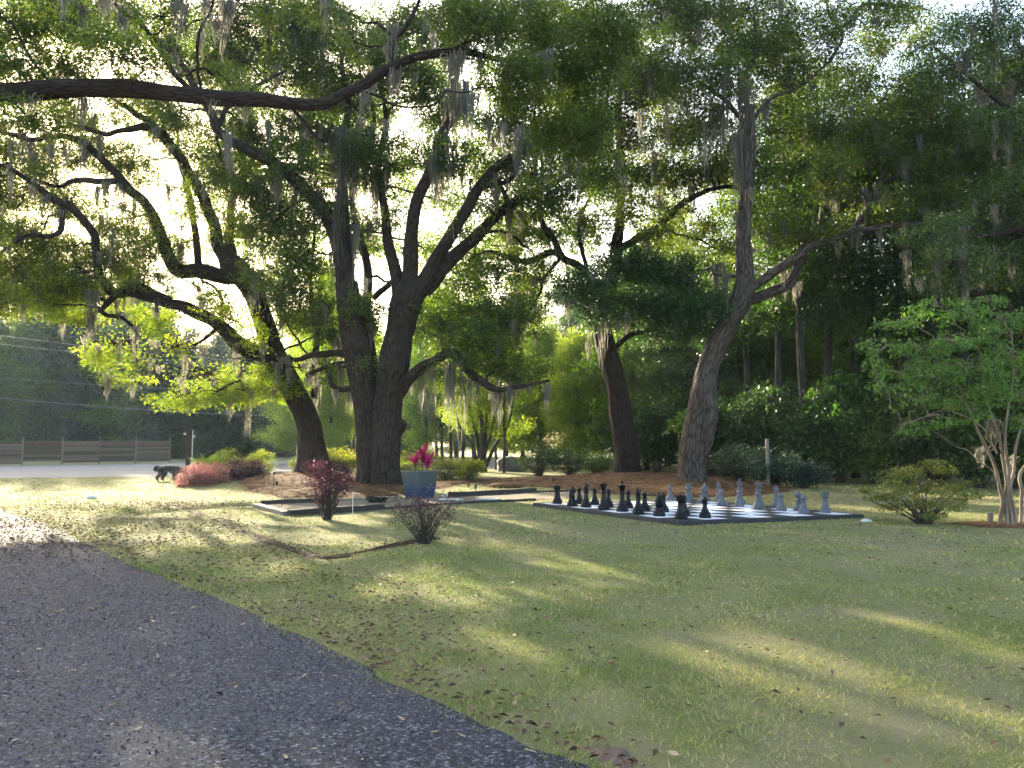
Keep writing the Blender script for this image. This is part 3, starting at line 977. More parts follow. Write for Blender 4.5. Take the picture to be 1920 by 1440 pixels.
            F = np.stack([np.concatenate([b + 2 * q, b + 2 * q + 1, b + 2 * q + 3, b + 2 * q + 2], 1) for q in range(K - 1)], 1).reshape(-1, 4)
            Vs.append(V)
            Fs.append(F + nb)
            nb += len(V)
            vv.append(np.repeat(np.clip(0.5 + RS.normal(0, 0.22, ns) + RS.normal(0, 0.1), 0, 1), K - 1))
        mesh_obj(name, np.concatenate(Vs), M['moss'], self.root, F4=np.concatenate(Fs), attrs={'var': ('FACE', np.concatenate(vv))}, kind='stuff')

def PB(rows, depth, rd=2.2):
    """crown masses: px, py, half width px, half height px, optional density, optional depth"""
    out = []
    for r in rows:
        d = r[5] if len(r) > 5 else depth + RS.uniform(-1.0, 1.6)
        k = d / F_PX
        out.append((at(r[0], r[1], d), (r[2] * k, rd * RS.uniform(0.7, 1.2), r[3] * k), r[4] if len(r) > 4 else 1.0))
    return out

def PM(rows, depth):
    """moss curtains: px, py of the branch above, half width px, length px, strands, optional depth"""
    out = []
    for r in rows:
        d = r[5] if len(r) > 5 else depth
        k = d / F_PX
        out.append((at(r[0], r[1], d), r[2] * k * 0.6, 0.35, r[3] * k, r[4]))
    return out

# --- the twin-stemmed oak in the middle
tw = Tree('live_oak', 'massive oak with two fused dark stems and hanging moss, behind the blue planter', 'tree', (*grd(710, 905)[:2], 0), M['bark'], M['oak'])
tw.root.location = (-4.68, 27.0, H(-4.68, 27.0))
WLOC[tw.root.name] = np.array(tw.root.location)
b = Buf()
tw.stem('trunk', [(700, 918, 26.8, 56), (697, 850, 26.9, 52), (690, 780, 27, 50), (672, 690, 27, 50), (658, 600, 27, 48), (650, 530, 27, 46)], 64, 18, 0.050, (0.45, 0.6, 5), 3, 0.35, 0.02, b)
tw.stem('trunk', [(722, 918, 26.6, 58), (722, 850, 26.7, 58), (726, 770, 26.8, 58), (738, 690, 26.9, 58), (750, 620, 27, 58), (765, 560, 27, 60), (785, 530, 27, 52)], 64, 18, 0.050, (0.45, 0.6, 5), 9, 0.35, 0.02, b)
tw.stem('trunk', [(710, 850, 27.3, 40), (700, 730, 27.6, 32), (690, 640, 27.8, 28), (684, 590, 28, 26)], 24, 10, 0.022, None, 5, 0.2, 0.02, b)
tw.stem('trunk', [(735, 822, 26.8, 24), (752, 800, 26.6, 22), (754, 790, 26.55, 19)], 20, 8, 0.015, None, 6, 0.1, 0.01, b)
b.out('trunk', M['bark'], tw.root, True)
LIMBS_TW = [
    [(650, 540, 27, 46), (640, 470, 26.9, 40), (610, 400, 26.6, 34), (570, 355, 26.2, 28), (520, 312, 25.8, 25), (470, 285, 25.4, 23), (415, 252, 25, 22), (395, 215, 24.7, 20), (380, 185, 24.4, 18), (345, 130, 24, 15), (300, 80, 23.6, 12), (240, 30, 23, 9), (205, -10, 22.6, 6)],
    [(652, 520, 27.1, 34), (648, 440, 27.2, 28), (646, 370, 27.2, 24), (640, 290, 27.2, 18), (652, 200, 27.3, 14), (640, 110, 27.4, 11), (660, 20, 27.5, 7)],
    [(684, 600, 28, 24), (690, 520, 28.3, 20), (670, 430, 28.6, 16), (662, 340, 29, 13), (700, 240, 29.3, 10), (690, 150, 29.5, 7)],
    [(752, 570, 27, 34), (738, 500, 27.3, 28), (724, 430, 27.5, 22), (720, 370, 27.6, 17), (712, 300, 27.7, 13), (722, 210, 27.8, 9), (705, 120, 27.9, 6)],
    [(768, 550, 27, 40), (768, 480, 26.8, 34), (778, 400, 26.6, 30), (805, 320, 26.3, 27), (832, 250, 26, 23), (848, 195, 25.8, 17), (860, 120, 25.5, 11), (885, 40, 25.2, 7)],
    [(790, 540, 27, 40), (822, 480, 26.8, 33), (862, 410, 26.5, 28), (900, 350, 26.2, 25), (945, 305, 25.9, 22), (1000, 278, 25.6, 19), (1045, 265, 25.3, 15), (1110, 235, 25, 10), (1170, 220, 24.7, 6)],
    [(795, 545, 27.1, 40), (850, 485, 27.2, 34), (905, 435, 27.4, 28), (955, 385, 27.6, 25), (1000, 362, 27.8, 19), (1050, 335, 28, 13), (1120, 300, 28.2, 8), (1180, 270, 28.4, 5)],
    [(742, 745, 26.8, 34), (772, 708, 26.5, 27), (805, 680, 26.2, 23), (838, 662, 26, 22), (862, 668, 25.9, 21), (876, 690, 25.8, 19), (900, 715, 25.7, 17), (935, 728, 25.6, 14), (990, 724, 25.5, 9), (1030, 715, 25.4, 5)],
    [(668, 668, 27.2, 22), (630, 662, 27.6, 17), (590, 664, 28, 14), (555, 672, 28.4, 11), (520, 664, 28.8, 8), (480, 668, 29.2, 5)],
    [(664, 690, 27.2, 20), (640, 684, 27.6, 15), (610, 690, 27.9, 11), (575, 705, 28.2, 7)],
    [(672, 725, 27, 15), (640, 728, 27.3, 12), (622, 720, 27.5, 10), (618, 698, 27.6, 9)],
    [(900, 350, 26.3, 12), (935, 345, 26.4, 11), (960, 330, 26.5, 8), (975, 290, 26.6, 5)],
    [(955, 385, 27.6, 14), (940, 350, 27.5, 11), (925, 320, 27.4, 9), (905, 290, 27.3, 6)],
    [(700, 560, 27.8, 14), (730, 530, 27.6, 13), (745, 505, 27.5, 10)],
    [(405, 245, 25, 13), (430, 200, 25, 10), (470, 170, 25, 8), (540, 130, 25.2, 5)],
]
for i, l in enumerate(LIMBS_TW):
    tw.stem('limb', l, 16 if l[0][3] > 25 else 10, 7, 0.02 if l[0][3] > 25 else 0.009, None, 20 + i, 0.25, 0.06)
tw.crown(PB([(470, 250, 55, 50), (420, 330, 40, 50, .6), (560, 320, 60, 45), (520, 420, 60, 50), (560, 500, 55, 50), (600, 590, 45, 55), (520, 560, 45, 50), (650, 200, 80, 55), (560, 140, 80, 45), (600, 50, 90, 50), (740, 60, 80, 50),
             (750, 150, 75, 45), (700, 300, 60, 55), (640, 270, 50, 45), (780, 290, 45, 40, .7), (860, 300, 60, 40, .7), (900, 380, 50, 40, .6), (960, 320, 60, 45), (960, 230, 75, 50), (1030, 370, 60, 45), (870, 440, 50, 30, .6),
             (690, 590, 36, 36, 1.3), (830, 610, 60, 50), (880, 540, 50, 40, .6), (900, 650, 70, 45), (840, 700, 50, 30, .6), (960, 690, 70, 35), (950, 590, 80, 55), (560, 240, 60, 40), (830, 200, 60, 50), (450, 110, 60, 45), (500, 40, 60, 40),
             (340, 110, 50, 40, .7), (250, 40, 70, 40, .8), (180, 20, 80, 40), (90, 20, 80, 40), (420, 30, 70, 40), (560, 60, 70, 40), (700, 110, 70, 40), (820, 60, 60, 40), (330, 220, 45, 30, .6), (660, 420, 45, 45, .7), (590, 400, 45, 40, .7), (740, 400, 40, 45, .5), (480, 360, 50, 40, .7), (700, 700, 30, 25, .6), (560, 690, 60, 30, .7), (620, 700, 40, 30, .7), (1090, 250, 60, 50), (1120, 330, 60, 40)], 27, 2.0),
         26, 74, 0.125, 0.52, moss=0.05)
tw.crown(PB([(420, 290, 55, 40, 0.81), (520, 360, 60, 45, 0.81), (600, 300, 60, 45, 0.81), (470, 440, 60, 40, 0.81), (560, 450, 60, 45, 0.94), (530, 530, 50, 40, 0.94), (620, 540, 40, 50, 0.81), (700, 470, 50, 50, 0.81), (800, 470, 50, 50, 0.81), (840, 380, 55, 45, 0.81), (760, 340, 50, 45, 0.68), (900, 300, 60, 40, 0.68), (940, 440, 60, 45, 0.94), (880, 500, 60, 45, 0.94), (820, 560, 60, 40, 0.94), (1000, 430, 60, 40, 0.81), (1010, 500, 50, 40, 0.81), (700, 200, 60, 45, 0.81), (600, 180, 60, 40, 0.81), (800, 130, 60, 50, 0.81), (480, 180, 60, 40, 0.81), (350, 60, 60, 40, 0.81), (940, 150, 60, 50, 0.68), (560, 620, 50, 40, 0.94), (640, 610, 30, 50, 0.81), (700, 640, 30, 40, 0.81), (420, 480, 50, 35, 0.68), (1080, 440, 50, 40, .8), (390, 360, 45, 35, .6), (480, 310, 50, 40, .7), (420, 100, 60, 40, .7), (520, 100, 60, 40, .7), (660, 330, 40, 40, .7), (860, 200, 50, 40, .7), (1010, 160, 60, 50, .7)], 31.5, 2.0),
         18, 66, 0.13, 0.56, name='back_crown', leaf=M['oak_sunlit'], moss=0.04)
mo = PM([(600, 235, 30, 110, 70), (640, 250, 30, 130, 80), (670, 260, 25, 190, 80), (700, 240, 30, 100, 60), (560, 225, 25, 60, 35), (850, 150, 25, 110, 60, 25.5), (880, 170, 22, 90, 60, 25.2), (870, 60, 30, 90, 50, 25), (830, 250, 18, 120, 60, 26), (812, 300, 14, 120, 50, 26.2),
         (940, 235, 30, 70, 60, 25.5), (980, 250, 35, 90, 90, 25.4), (1030, 255, 35, 80, 90, 25.2), (1060, 255, 25, 90, 60, 25.1), (645, 360, 12, 170, 40), (660, 420, 10, 120, 25), (560, 320, 15, 70, 25), (500, 300, 20, 70, 25, 25.6), (440, 270, 15, 70, 25, 25.2), (690, 520, 10, 90, 20), (620, 470, 10, 80, 15),
         (760, 690, 10, 60, 15), (800, 690, 12, 70, 20, 26), (840, 680, 16, 110, 40, 26), (875, 700, 14, 70, 30, 25.8), (925, 730, 16, 60, 30, 25.6), (720, 60, 40, 80, 60), (600, 60, 40, 80, 50), (960, 400, 12, 60, 20, 27.6), (1010, 370, 10, 60, 15, 27.8), (600, 665, 18, 40, 25, 28), (640, 728, 14, 50, 25, 27.3), (540, 672, 14, 45, 20, 28.6), (740, 300, 20, 90, 40, 27.5), (715, 320, 16, 120, 40, 27.6)], 26.8)
for P in tw.moss_pts:
    for p in P:
        mo.append((p - np.array([0, 0, .1]), .12, .12, RS.uniform(.3, .9), RS.randint(8, 20)))
tw.moss(mo)

# --- the leaning oak to its left
lean = Tree('live_oak', 'dark brown oak leaning over the lawn towards the gravel lot, behind the red bush', 'tree', (-7.8, 30.0, H(-7.8, 30.0) - 0.02), M['bark_b'], M['oak'])
b = Buf()
lean.stem('trunk', [(588, 884, 30, 52), (583, 830, 30, 50), (572, 780, 30, 48), (550, 735, 30, 46), (522, 685, 30, 50), (505, 640, 30, 40), (490, 590, 30, 40), (475, 545, 30, 42), (445, 505, 30, 44), (425, 488, 30, 38)], 56, 14, 0.048, (0.5, 0.5, 5), 31, 0.4, 0.03, b)
b.out('trunk', M['bark_b'], lean.root, True)
LIMBS_LE = [
    [(430, 492, 30, 38), (408, 452, 29.8, 30), (398, 410, 29.6, 27), (380, 370, 29.3, 25), (352, 320, 29, 23), (325, 280, 28.7, 22), (300, 250, 28.4, 21), (270, 240, 28.2, 17), (240, 245, 28, 14), (200, 250, 27.7, 11), (150, 235, 27.4, 8), (100, 240, 27, 5)],
    [(300, 252, 28.5, 18), (275, 225, 28.3, 15), (245, 205, 28, 12), (215, 190, 27.8, 9), (180, 150, 27.5, 6)],
    [(455, 520, 30, 34), (420, 518, 29.8, 31), (375, 508, 29.5, 30), (335, 507, 29.2, 32), (318, 485, 29.1, 30), (300, 430, 28.9, 26), (275, 385, 28.6, 24), (240, 350, 28.3, 23), (205, 310, 28, 17), (165, 272, 27.6, 14), (120, 255, 27.2, 12), (60, 262, 26.8, 11), (0, 250, 26.4, 9), (-60, 240, 26, 6)],
    [(222, 340, 28.2, 16), (180, 340, 28, 14), (140, 340, 27.7, 12), (110, 350, 27.5, 9), (70, 340, 27.2, 6)],
    [(436, 490, 30.2, 26), (432, 440, 30.4, 20), (433, 395, 30.6, 18), (446, 345, 30.8, 17), (470, 310, 31, 14), (468, 260, 31.2, 11), (468, 210, 31.4, 8), (480, 140, 31.6, 5)],
    [(372, 505, 29.6, 18), (368, 450, 29.9, 16), (358, 400, 30.1, 14), (348, 350, 30.3, 12), (335, 300, 30.6, 8), (330, 240, 30.8, 5)],
    [(512, 668, 30, 44), (470, 655, 29.7, 42), (438, 640, 29.5, 38), (405, 605, 29.2, 30), (365, 582, 28.9, 27), (320, 572, 28.5, 25), (280, 556, 28.2, 23), (240, 548, 27.8, 23), (205, 546, 27.5, 24), (192, 520, 27.4, 20), (184, 470, 27.2, 18), (170, 430, 27, 17), (140, 395, 26.7, 16), (100, 372, 26.4, 14), (60, 345, 26, 12), (20, 318, 25.6, 10), (-40, 300, 25.2, 7)],
    [(215, 555, 27.6, 15), (188, 580, 27.5, 12), (196, 592, 27.5, 10), (235, 596, 27.6, 9), (255, 625, 27.6, 7), (240, 640, 27.6, 4)],
    [(320, 566, 28.5, 20), (285, 545, 28.2, 15), (262, 535, 28, 13), (235, 545, 27.8, 11)],
    [(118, 385, 26.6, 10), (112, 430, 26.4, 12), (95, 443, 26.3, 10), (50, 440, 26, 8), (0, 470, 25.6, 6), (-40, 490, 25.4, 4)],
    [(410, 612, 29.4, 9), (395, 628, 29.2, 8), (365, 648, 29, 5)],
    [(530, 700, 30, 14), (495, 728, 29.5, 11), (462, 730, 29.2, 9), (450, 712, 29, 6), (400, 735, 28.6, 4)],
    [(415, 595, 29.4, 9), (412, 560, 29.6, 7), (390, 530, 29.8, 5), (370, 520, 29.9, 4)],
    [(588, 745, 30.2, 14), (590, 690, 30.3, 12), (592, 640, 30.4, 10), (583, 590, 30.5, 9), (584, 500, 30.6, 7), (588, 420, 30.7, 5)],
]
for i, l in enumerate(LIMBS_LE):
    lean.stem('limb', l, 16 if l[0][3] > 25 else 10, 7, 0.02 if l[0][3] > 25 else 0.009, None, 50 + i, 0.3, 0.07)
low = PB([(100, 570, 55, 30, .9), (160, 610, 50, 30), (220, 650, 75, 45), (265, 695, 60, 28), (330, 650, 65, 50), (390, 700, 70, 40), (340, 740, 60, 22), (450, 730, 60, 28), (470, 670, 55, 45), (530, 720, 45, 30), (300, 610, 60, 35, .8), (430, 600, 60, 30, .6), (190, 560, 50, 25, .7), (520, 610, 30, 40, .8), (410, 740, 50, 20), (120, 520, 50, 25, .6), (40, 480, 40, 25, .5)], 28.2, 1.8)
lean.crown(low, 26, 70, 0.118, 0.46, leaf=M['oak_sunlit'], name='low_crown', moss=0.05)
lean.crown(PB([(170, 290, 60, 32), (60, 300, 70, 36), (140, 395, 50, 32), (30, 390, 45, 30, .6), (70, 440, 60, 24, .7), (250, 310, 45, 40), (310, 265, 40, 35, .8), (290, 210, 45, 30), (215, 200, 50, 25, .7), (110, 340, 50, 25, .8), (285, 480, 50, 40, .6), (220, 480, 45, 30, .5), (330, 460, 40, 30, .5), (400, 550, 45, 30, .7), (300, 530, 45, 22, .7),
               (430, 420, 40, 50, .6), (350, 380, 40, 40, .45), (440, 330, 45, 45, .6), (400, 130, 55, 40), (-20, 250, 50, 40), (150, 240, 40, 25, .8), (-30, 350, 50, 60), (-60, 440, 60, 50), (380, 590, 40, 24, .6), (490, 520, 40, 40, .7), (60, 360, 60, 30, .8), (240, 540, 50, 22, .6), (40, 500, 70, 34), (130, 470, 60, 34), (210, 500, 55, 30), (20, 560, 70, 34), (260, 440, 45, 34, .7), (-70, 500, 70, 60), (150, 540, 60, 28), (80, 540, 70, 36), (130, 515, 60, 36), (30, 450, 50, 30), (250, 400, 45, 30, .6), (380, 300, 40, 40, .5), (350, 230, 50, 30, .6), (200, 430, 45, 28, .6), (100, 200, 60, 30, .7), (270, 170, 50, 30, .6), (420, 220, 45, 35, .6)], 28.6, 1.8),  # some masses low on the left are added to shade the drive
           24, 72, 0.125, 0.52, moss=0.06)
mo = PM([(30, 262, 35, 50, 50, 26.6), (90, 262, 30, 60, 40, 27), (150, 270, 15, 70, 25, 27.4), (210, 345, 12, 90, 30, 28), (320, 345, 12, 50, 18, 28.5), (210, 440, 8, 70, 15, 27.2), (175, 545, 12, 70, 40, 27.4), (190, 590, 12, 50, 25, 27.5), (300, 575, 12, 60, 15, 28.3), (440, 650, 10, 60, 20, 29.5), (470, 300, 10, 100, 25, 31), (340, 460, 12, 80, 25, 29.2),
         (160, 200, 15, 90, 25, 27.5), (60, 345, 20, 50, 30, 26.2), (255, 620, 10, 40, 15, 27.6), (220, 705, 10, 30, 12, 28), (450, 690, 6, 50, 10, 29), (345, 660, 8, 40, 12, 28.6)], 28)
for P in lean.moss_pts:
    for p in P:
        mo.append((p - np.array([0, 0, .15]), .1, .1, RS.uniform(.3, .8), RS.randint(6, 16)))
lean.moss(mo)

# --- the near oak whose long limb crosses the top of the picture from outside
near = Tree('live_oak', 'near oak whose long thick level limb crosses above the drive, trunk out of sight', 'tree', (-19.5, 16.5, 0), M['bark_b'], M['oak'])
b = Buf()
tp = np.array([(-19.5, 16.5, -0.1), (-19.4, 16.5, 1.5), (-19.0, 16.5, 3.2), (-18.3, 16.5, 5.0), (-17.6, 16.6, 7.0), (-17.2, 16.8, 9.5), (-16.5, 17.2, 12.5)])
near.stem3('trunk', tp, np.array([.85, .72, .66, .62, .5, .38, .2]), 32, 8, 0.03, (0.5, 0.4, 5), 71, 0.3, 0.03, b)
b.out('trunk', M['bark_b'], near.root, True)
q0 = at(0, 178, 17)
NL = [[tuple(at(-240, 215, 16.7)) + (.42,), tuple(at(-120, 195, 16.9)) + (.30,), tuple(at(0, 178, 17)) + (.235,), tuple(at(120, 168, 17.1)) + (.225,), tuple(at(250, 170, 17.2)) + (.20,), tuple(at(370, 178, 17.3)) + (.18,), tuple(at(480, 187, 17.4)) + (.165,), tuple(at(590, 197, 17.5)) + (.135,), tuple(at(640, 175, 17.6)) + (.125,), tuple(at(700, 150, 17.7)) + (.12,), tuple(at(770, 112, 17.9)) + (.105,), tuple(at(850, 95, 18.1)) + (.085,), tuple(at(930, 112, 18.3)) + (.06,), tuple(at(1010, 125, 18.5)) + (.045,), tuple(at(1090, 110, 18.7)) + (.025,)]]
for l in NL:
    a = np.array(l)
    near.stem3('limb', a[:, :3], a[:, 3], 24, 9, 0.016, None, 81, 0.3, 0.05)
for i, l in enumerate([
    [(740, 130, 17.8, 16), (735, 105, 17.9, 14), (745, 65, 18, 11), (775, 25, 18.1, 9), (790, -20, 18.2, 6)],
    [(380, 180, 17.3, 8), (372, 130, 17.2, 7), (374, 70, 17.1, 6), (395, 20, 17, 5), (405, -20, 17, 4)],
    [(360, 172, 17.4, 12), (320, 130, 17.6, 13), (300, 90, 17.8, 14), (270, 55, 18, 11), (225, 15, 18.2, 8), (200, -20, 18.3, 5)],
    [(672, 170, 17.6, 6), (710, 180, 17.6, 6), (750, 200, 17.6, 4.5), (800, 198, 17.6, 3)],
    [(100, 165, 17.1, 7), (60, 110, 17.3, 6), (30, 60, 17.5, 5), (0, 30, 17.6, 3)],
    [(850, 95, 18.1, 9), (905, 60, 18.3, 8), (960, 20, 18.6, 6), (1010, -20, 18.8, 4)],
    [(540, 195, 17.5, 8), (600, 260, 17.6, 6), (600, 262, 17.6, 4)],
]):
    near.stem('limb', l, 10, 6, 0.008, None, 90 + i, 0.2, 0.04)
near.crown(PB([(30, 50, 70, 55), (140, 40, 80, 50), (230, 110, 85, 32), (110, 125, 85, 28), (30, 130, 50, 30), (60, 225, 80, 26, .9), (150, 215, 40, 18, .5), (430, 160, 50, 22, .8), (480, 190, 40, 20, .6), (300, 30, 60, 35, .7), (600, 20, 70, 32, .7), (660, 70, 40, 32, .6), (900, 50, 80, 55), (1010, 60, 90, 70), (1080, 150, 80, 80), (1130, 60, 80, 75), (1050, 260, 65, 60), (970, 160, 70, 65), (1110, 250, 50, 60), (850, 30, 60, 40, .8), (1000, 330, 40, 24, .4), (500, 20, 50, 24, .5), (-60, 80, 60, 80), (-70, 220, 50, 50), (-120, 330, 80, 60), (-80, 430, 80, 60), (-200, 420, 90, 70), (-150, 520, 90, 60), (-60, 540, 70, 40), (-260, 540, 90, 70), (-320, 400, 90, 80), (-200, 250, 100, 70), (-220, 600, 90, 40), (-360, 560, 90, 80), (-110, 600, 60, 26)], 17.6, 1.3),  # masses left of the frame are added, unseen, to keep sun off the drive
           44, 62, 0.10, 0.36, moss=0.06)
mo = PM([(160, 10, 12, 60, 25), (205, 15, 10, 50, 20), (340, 10, 16, 70, 30, 17.5), (380, 20, 20, 70, 35, 17.4), (420, 5, 18, 80, 35), (310, 95, 10, 45, 15), (730, 110, 8, 50, 15), (620, 20, 14, 50, 25), (735, 45, 8, 70, 15), (1020, 110, 14, 60, 25), (850, 100, 14, 60, 30), (950, 120, 20, 60, 30), (60, 240, 20, 30, 25), (10, 215, 18, 40, 25)], 17.6)
near.moss(mo)

# --- the upright oak behind the chessboard
up = Tree('live_oak', 'upright reddish oak with a dense dark low crown, rising behind the black chess pieces', 'tree', (4.55, 30.2, H(4.55, 30.2)), M['bark_b'], M['oak_dark'])
b = Buf()
up.stem('trunk', [(1177, 893, 30.2, 46), (1172, 830, 30.2, 42), (1162, 760, 30.2, 40), (1152, 710, 30.2, 38), (1138, 660, 30.2, 38), (1128, 615, 30.2, 36), (1135, 560, 30.3, 30), (1152, 500, 30.4, 27), (1160, 440, 30.6, 24)], 52, 14, 0.042, (0.4, 0.4, 5), 101, 0.35, 0.03, b)
b.out('trunk', M['bark_b'], up.root, True)
for i, l in enumerate([
    [(1160, 450, 30.6, 22), (1163, 370, 30.8, 18), (1166, 290, 31, 15), (1160, 220, 31.2, 12), (1172, 130, 31.4, 8), (1165, 50, 31.6, 5)],
    [(1158, 470, 30.6, 18), (1190, 450, 30.5, 17), (1230, 432, 30.3, 16), (1255, 405, 30.2, 15), (1285, 378, 30, 14), (1330, 355, 29.8, 10), (1370, 352, 29.6, 8), (1400, 370, 29.4, 5)],
    [(1138, 560, 30.4, 20), (1090, 505, 30.2, 18), (1060, 485, 30, 18), (1040, 450, 29.8, 15), (1018, 420, 29.6, 14), (1012, 360, 29.4, 12), (1015, 300, 29.2, 8), (1000, 240, 29, 5)],
    [(1065, 488, 30, 14), (1030, 475, 30, 14), (985, 488, 30, 12), (945, 478, 30, 10), (915, 470, 30, 7), (880, 490, 30, 4)],
    [(1150, 655, 30.1, 14), (1178, 630, 29.8, 12), (1205, 622, 29.5, 10), (1240, 605, 29.2, 7)],
    [(1050, 485, 30, 9), (1020, 520, 29.9, 8), (1012, 545, 29.9, 6), (990, 580, 29.9, 4)],
    [(1100, 500, 30.3, 10), (1085, 440, 30.5, 9), (1095, 390, 30.6, 8), (1120, 340, 30.8, 6)],
]):
    up.stem('limb', l, 12, 7, 0.012, None, 110 + i, 0.25, 0.06)
up.crown(PB([(1100, 545, 60, 38, 1.2), (1180, 500, 80, 36, 1.3), (1260, 520, 80, 45, 1.3), (1210, 575, 80, 40, 1.2), (1300, 590, 70, 50, 1.2), (1345, 635, 40, 40, 1.2), (1240, 620, 60, 30), (1130, 590, 40, 25, .8)], 28.8, 1.7), 28, 72, 0.118, 0.5, name='low_crown', moss=0.03)
up.crown(PB([(1200, 330, 80, 50), (1180, 400, 70, 40, .7), (1280, 330, 70, 45), (1110, 330, 70, 50, .8), (1250, 250, 80, 50), (1330, 420, 60, 40, .6), (1150, 240, 80, 50), (1060, 400, 50, 30, .5), (980, 440, 60, 30, .6), (930, 500, 60, 35, .8), (1180, 150, 90, 60), (1090, 180, 70, 50), (1000, 520, 50, 40, .7), (1290, 440, 50, 30, .5), (1330, 330, 60, 45, .8), (1350, 250, 60, 45, .8), (1240, 170, 70, 45), (1150, 70, 80, 50), (1060, 300, 50, 40, .7), (1250, 400, 50, 35, .7), (1350, 470, 45, 35, .7), (1100, 440, 50, 35, .6), (1230, 450, 50, 30, .6), (960, 380, 55, 40, .6), (1000, 60, 70, 45), (900, 20, 80, 40), (1040, 20, 80, 40)], 30.5, 2.0), 20, 70, 0.13, 0.52, leaf=M['oak'], moss=0.06)
mo = PM([(1170, 250, 30, 60, 40), (1110, 260, 30, 70, 40), (1240, 300, 25, 70, 35), (1160, 330, 10, 90, 25), (1090, 400, 10, 90, 20), (1040, 420, 8, 80, 15), (1200, 440, 15, 50, 20), (1120, 600, 15, 60, 30, 29.5), (1050, 560, 15, 40, 20, 29.5), (1240, 380, 14, 60, 20), (1300, 350, 15, 70, 20), (1160, 560, 8, 60, 15, 29), (1105, 640, 4, 60, 8, 29.5)], 30.5)
for P in up.moss_pts:
    for p in P:
        mo.append((p - np.array([0, 0, .1]), .12, .12, RS.uniform(.3, .8), RS.randint(6, 16)))
up.moss(mo)

# --- the pale leaning oak with the split bark
pale = Tree('live_oak', 'pale grey oak with a twisting split trunk, behind the grey chess pieces', 'tree', (6.45, 27.2, H(6.45, 27.2)), M['bark_pale'], M['oak'])
b = Buf()
pale.stem('trunk', [(1299, 912, 27.2, 50), (1300, 860, 27.2, 50), (1306, 800, 27.2, 50), (1316, 740, 27.2, 46), (1328, 690, 27.2, 44), (1345, 645, 27.2, 44), (1368, 605, 27.2, 42), (1388, 565, 27.2, 42), (1396, 530, 27.2, 34), (1393, 470, 27.2, 29), (1397, 400, 27.2, 27), (1402, 330, 27.2, 25), (1405, 250, 27.2, 21), (1404, 200, 27.2, 17)], 52, 14, 0.050, (0.4, 0.4, 5), 131, 0.5, 0.03, b)
pale.stem('trunk', [(1318, 860, 27.0, 20), (1324, 820, 26.9, 30), (1330, 780, 26.9, 32), (1326, 740, 27, 28), (1326, 700, 27.1, 16)], 24, 10, 0.03, None, 133, 0.3, 0.02, b)
b.out('trunk', M['bark_pale'], pale.root, True)
for i, l in enumerate([
    [(1392, 560, 27.2, 22), (1425, 532, 27, 20), (1470, 495, 26.8, 18), (1520, 465, 26.6, 17), (1575, 448, 26.4, 17), (1600, 432, 26.2, 15), (1650, 428, 26, 13), (1700, 425, 25.7, 12), (1750, 412, 25.4, 10), (1790, 405, 25.1, 8), (1850, 420, 24.8, 6), (1920, 425, 24.4, 4)],
    [(1398, 565, 27.4, 24), (1440, 550, 27.6, 24), (1475, 535, 27.8, 24), (1495, 505, 28, 22), (1515, 455, 28.1, 17), (1540, 420, 28.2, 14), (1550, 360, 28.3, 11), (1580, 310, 28.4, 8), (1600, 240, 28.5, 5)],
    [(1578, 447, 26.4, 12), (1620, 410, 26.5, 11), (1680, 385, 26.6, 10), (1720, 360, 26.7, 9), (1790, 335, 26.8, 8), (1860, 318, 26.9, 6), (1940, 300, 27, 4)],
    [(1590, 440, 26.3, 11), (1625, 395, 26.5, 9), (1650, 350, 26.8, 8), (1700, 320, 27, 6), (1760, 270, 27.2, 4)],
    [(1600, 430, 26.3, 9), (1640, 370, 26.6, 8), (1660, 300, 26.9, 7), (1640, 240, 27.1, 6), (1670, 170, 27.3, 4)],
    [(1404, 210, 27.2, 13), (1395, 150, 27.3, 10), (1420, 90, 27.4, 8), (1410, 20, 27.5, 5)],
    [(1404, 230, 27.2, 10), (1450, 180, 27.1, 8), (1500, 160, 27, 7), (1560, 110, 26.9, 5)],
    [(1404, 240, 27.2, 9), (1350, 180, 27.1, 8), (1300, 140, 27, 6), (1250, 110, 26.9, 4)],
    [(1550, 60, 27, 9), (1590, 40, 27, 9), (1620, 10, 27, 8), (1680, 15, 27, 6), (1740, 20, 27, 4)],
    [(1560, 110, 26.9, 6), (1580, 60, 27, 8), (1550, 20, 27, 6), (1540, -20, 27, 5)],
    [(1398, 520, 27.2, 10), (1350, 515, 27, 8), (1330, 505, 26.8, 6), (1300, 520, 26.6, 4)],
]):
    pale.stem('limb', l, 12, 7, 0.012, None, 140 + i, 0.25, 0.08)
pale.crown(PB([(1300, 40, 100, 60), (1220, 120, 80, 50), (1400, 100, 90, 60), (1330, 150, 80, 50), (1480, 60, 80, 55), (1480, 160, 80, 55), (1550, 250, 90, 50), (1440, 240, 60, 40, .6), (1600, 330, 70, 50, .7), (1700, 270, 80, 60), (1790, 250, 80, 50), (1860, 290, 70, 50), (1640, 220, 60, 40, .7), (1520, 420, 50, 50, .5), (1660, 390, 60, 30, .6), (1760, 370, 70, 40, .8), (1860, 400, 70, 50, .8), (1300, 240, 60, 40, .7), (1390, 300, 50, 40, .5), (1550, 330, 50, 50, .5), (1690, 180, 60, 50, .7), (1420, 400, 45, 40, .4), (1560, 60, 50, 50, .7), (1660, 50, 70, 40, .75), (1730, 70, 60, 40, .6), (1640, 10, 80, 30, .7), (1600, 140, 60, 45, .8), (1640, 300, 60, 40, .8), (1760, 170, 60, 40, .7), (1440, 320, 50, 40, .7), (1450, 420, 50, 40, .6), (1600, 420, 50, 30, .5), (1720, 330, 60, 35, .7), (1400, 20, 90, 40), (1250, 20, 90, 40)], 27, 2.0),
           23, 70, 0.125, 0.52, moss=0.05, leaf=M['oak'])
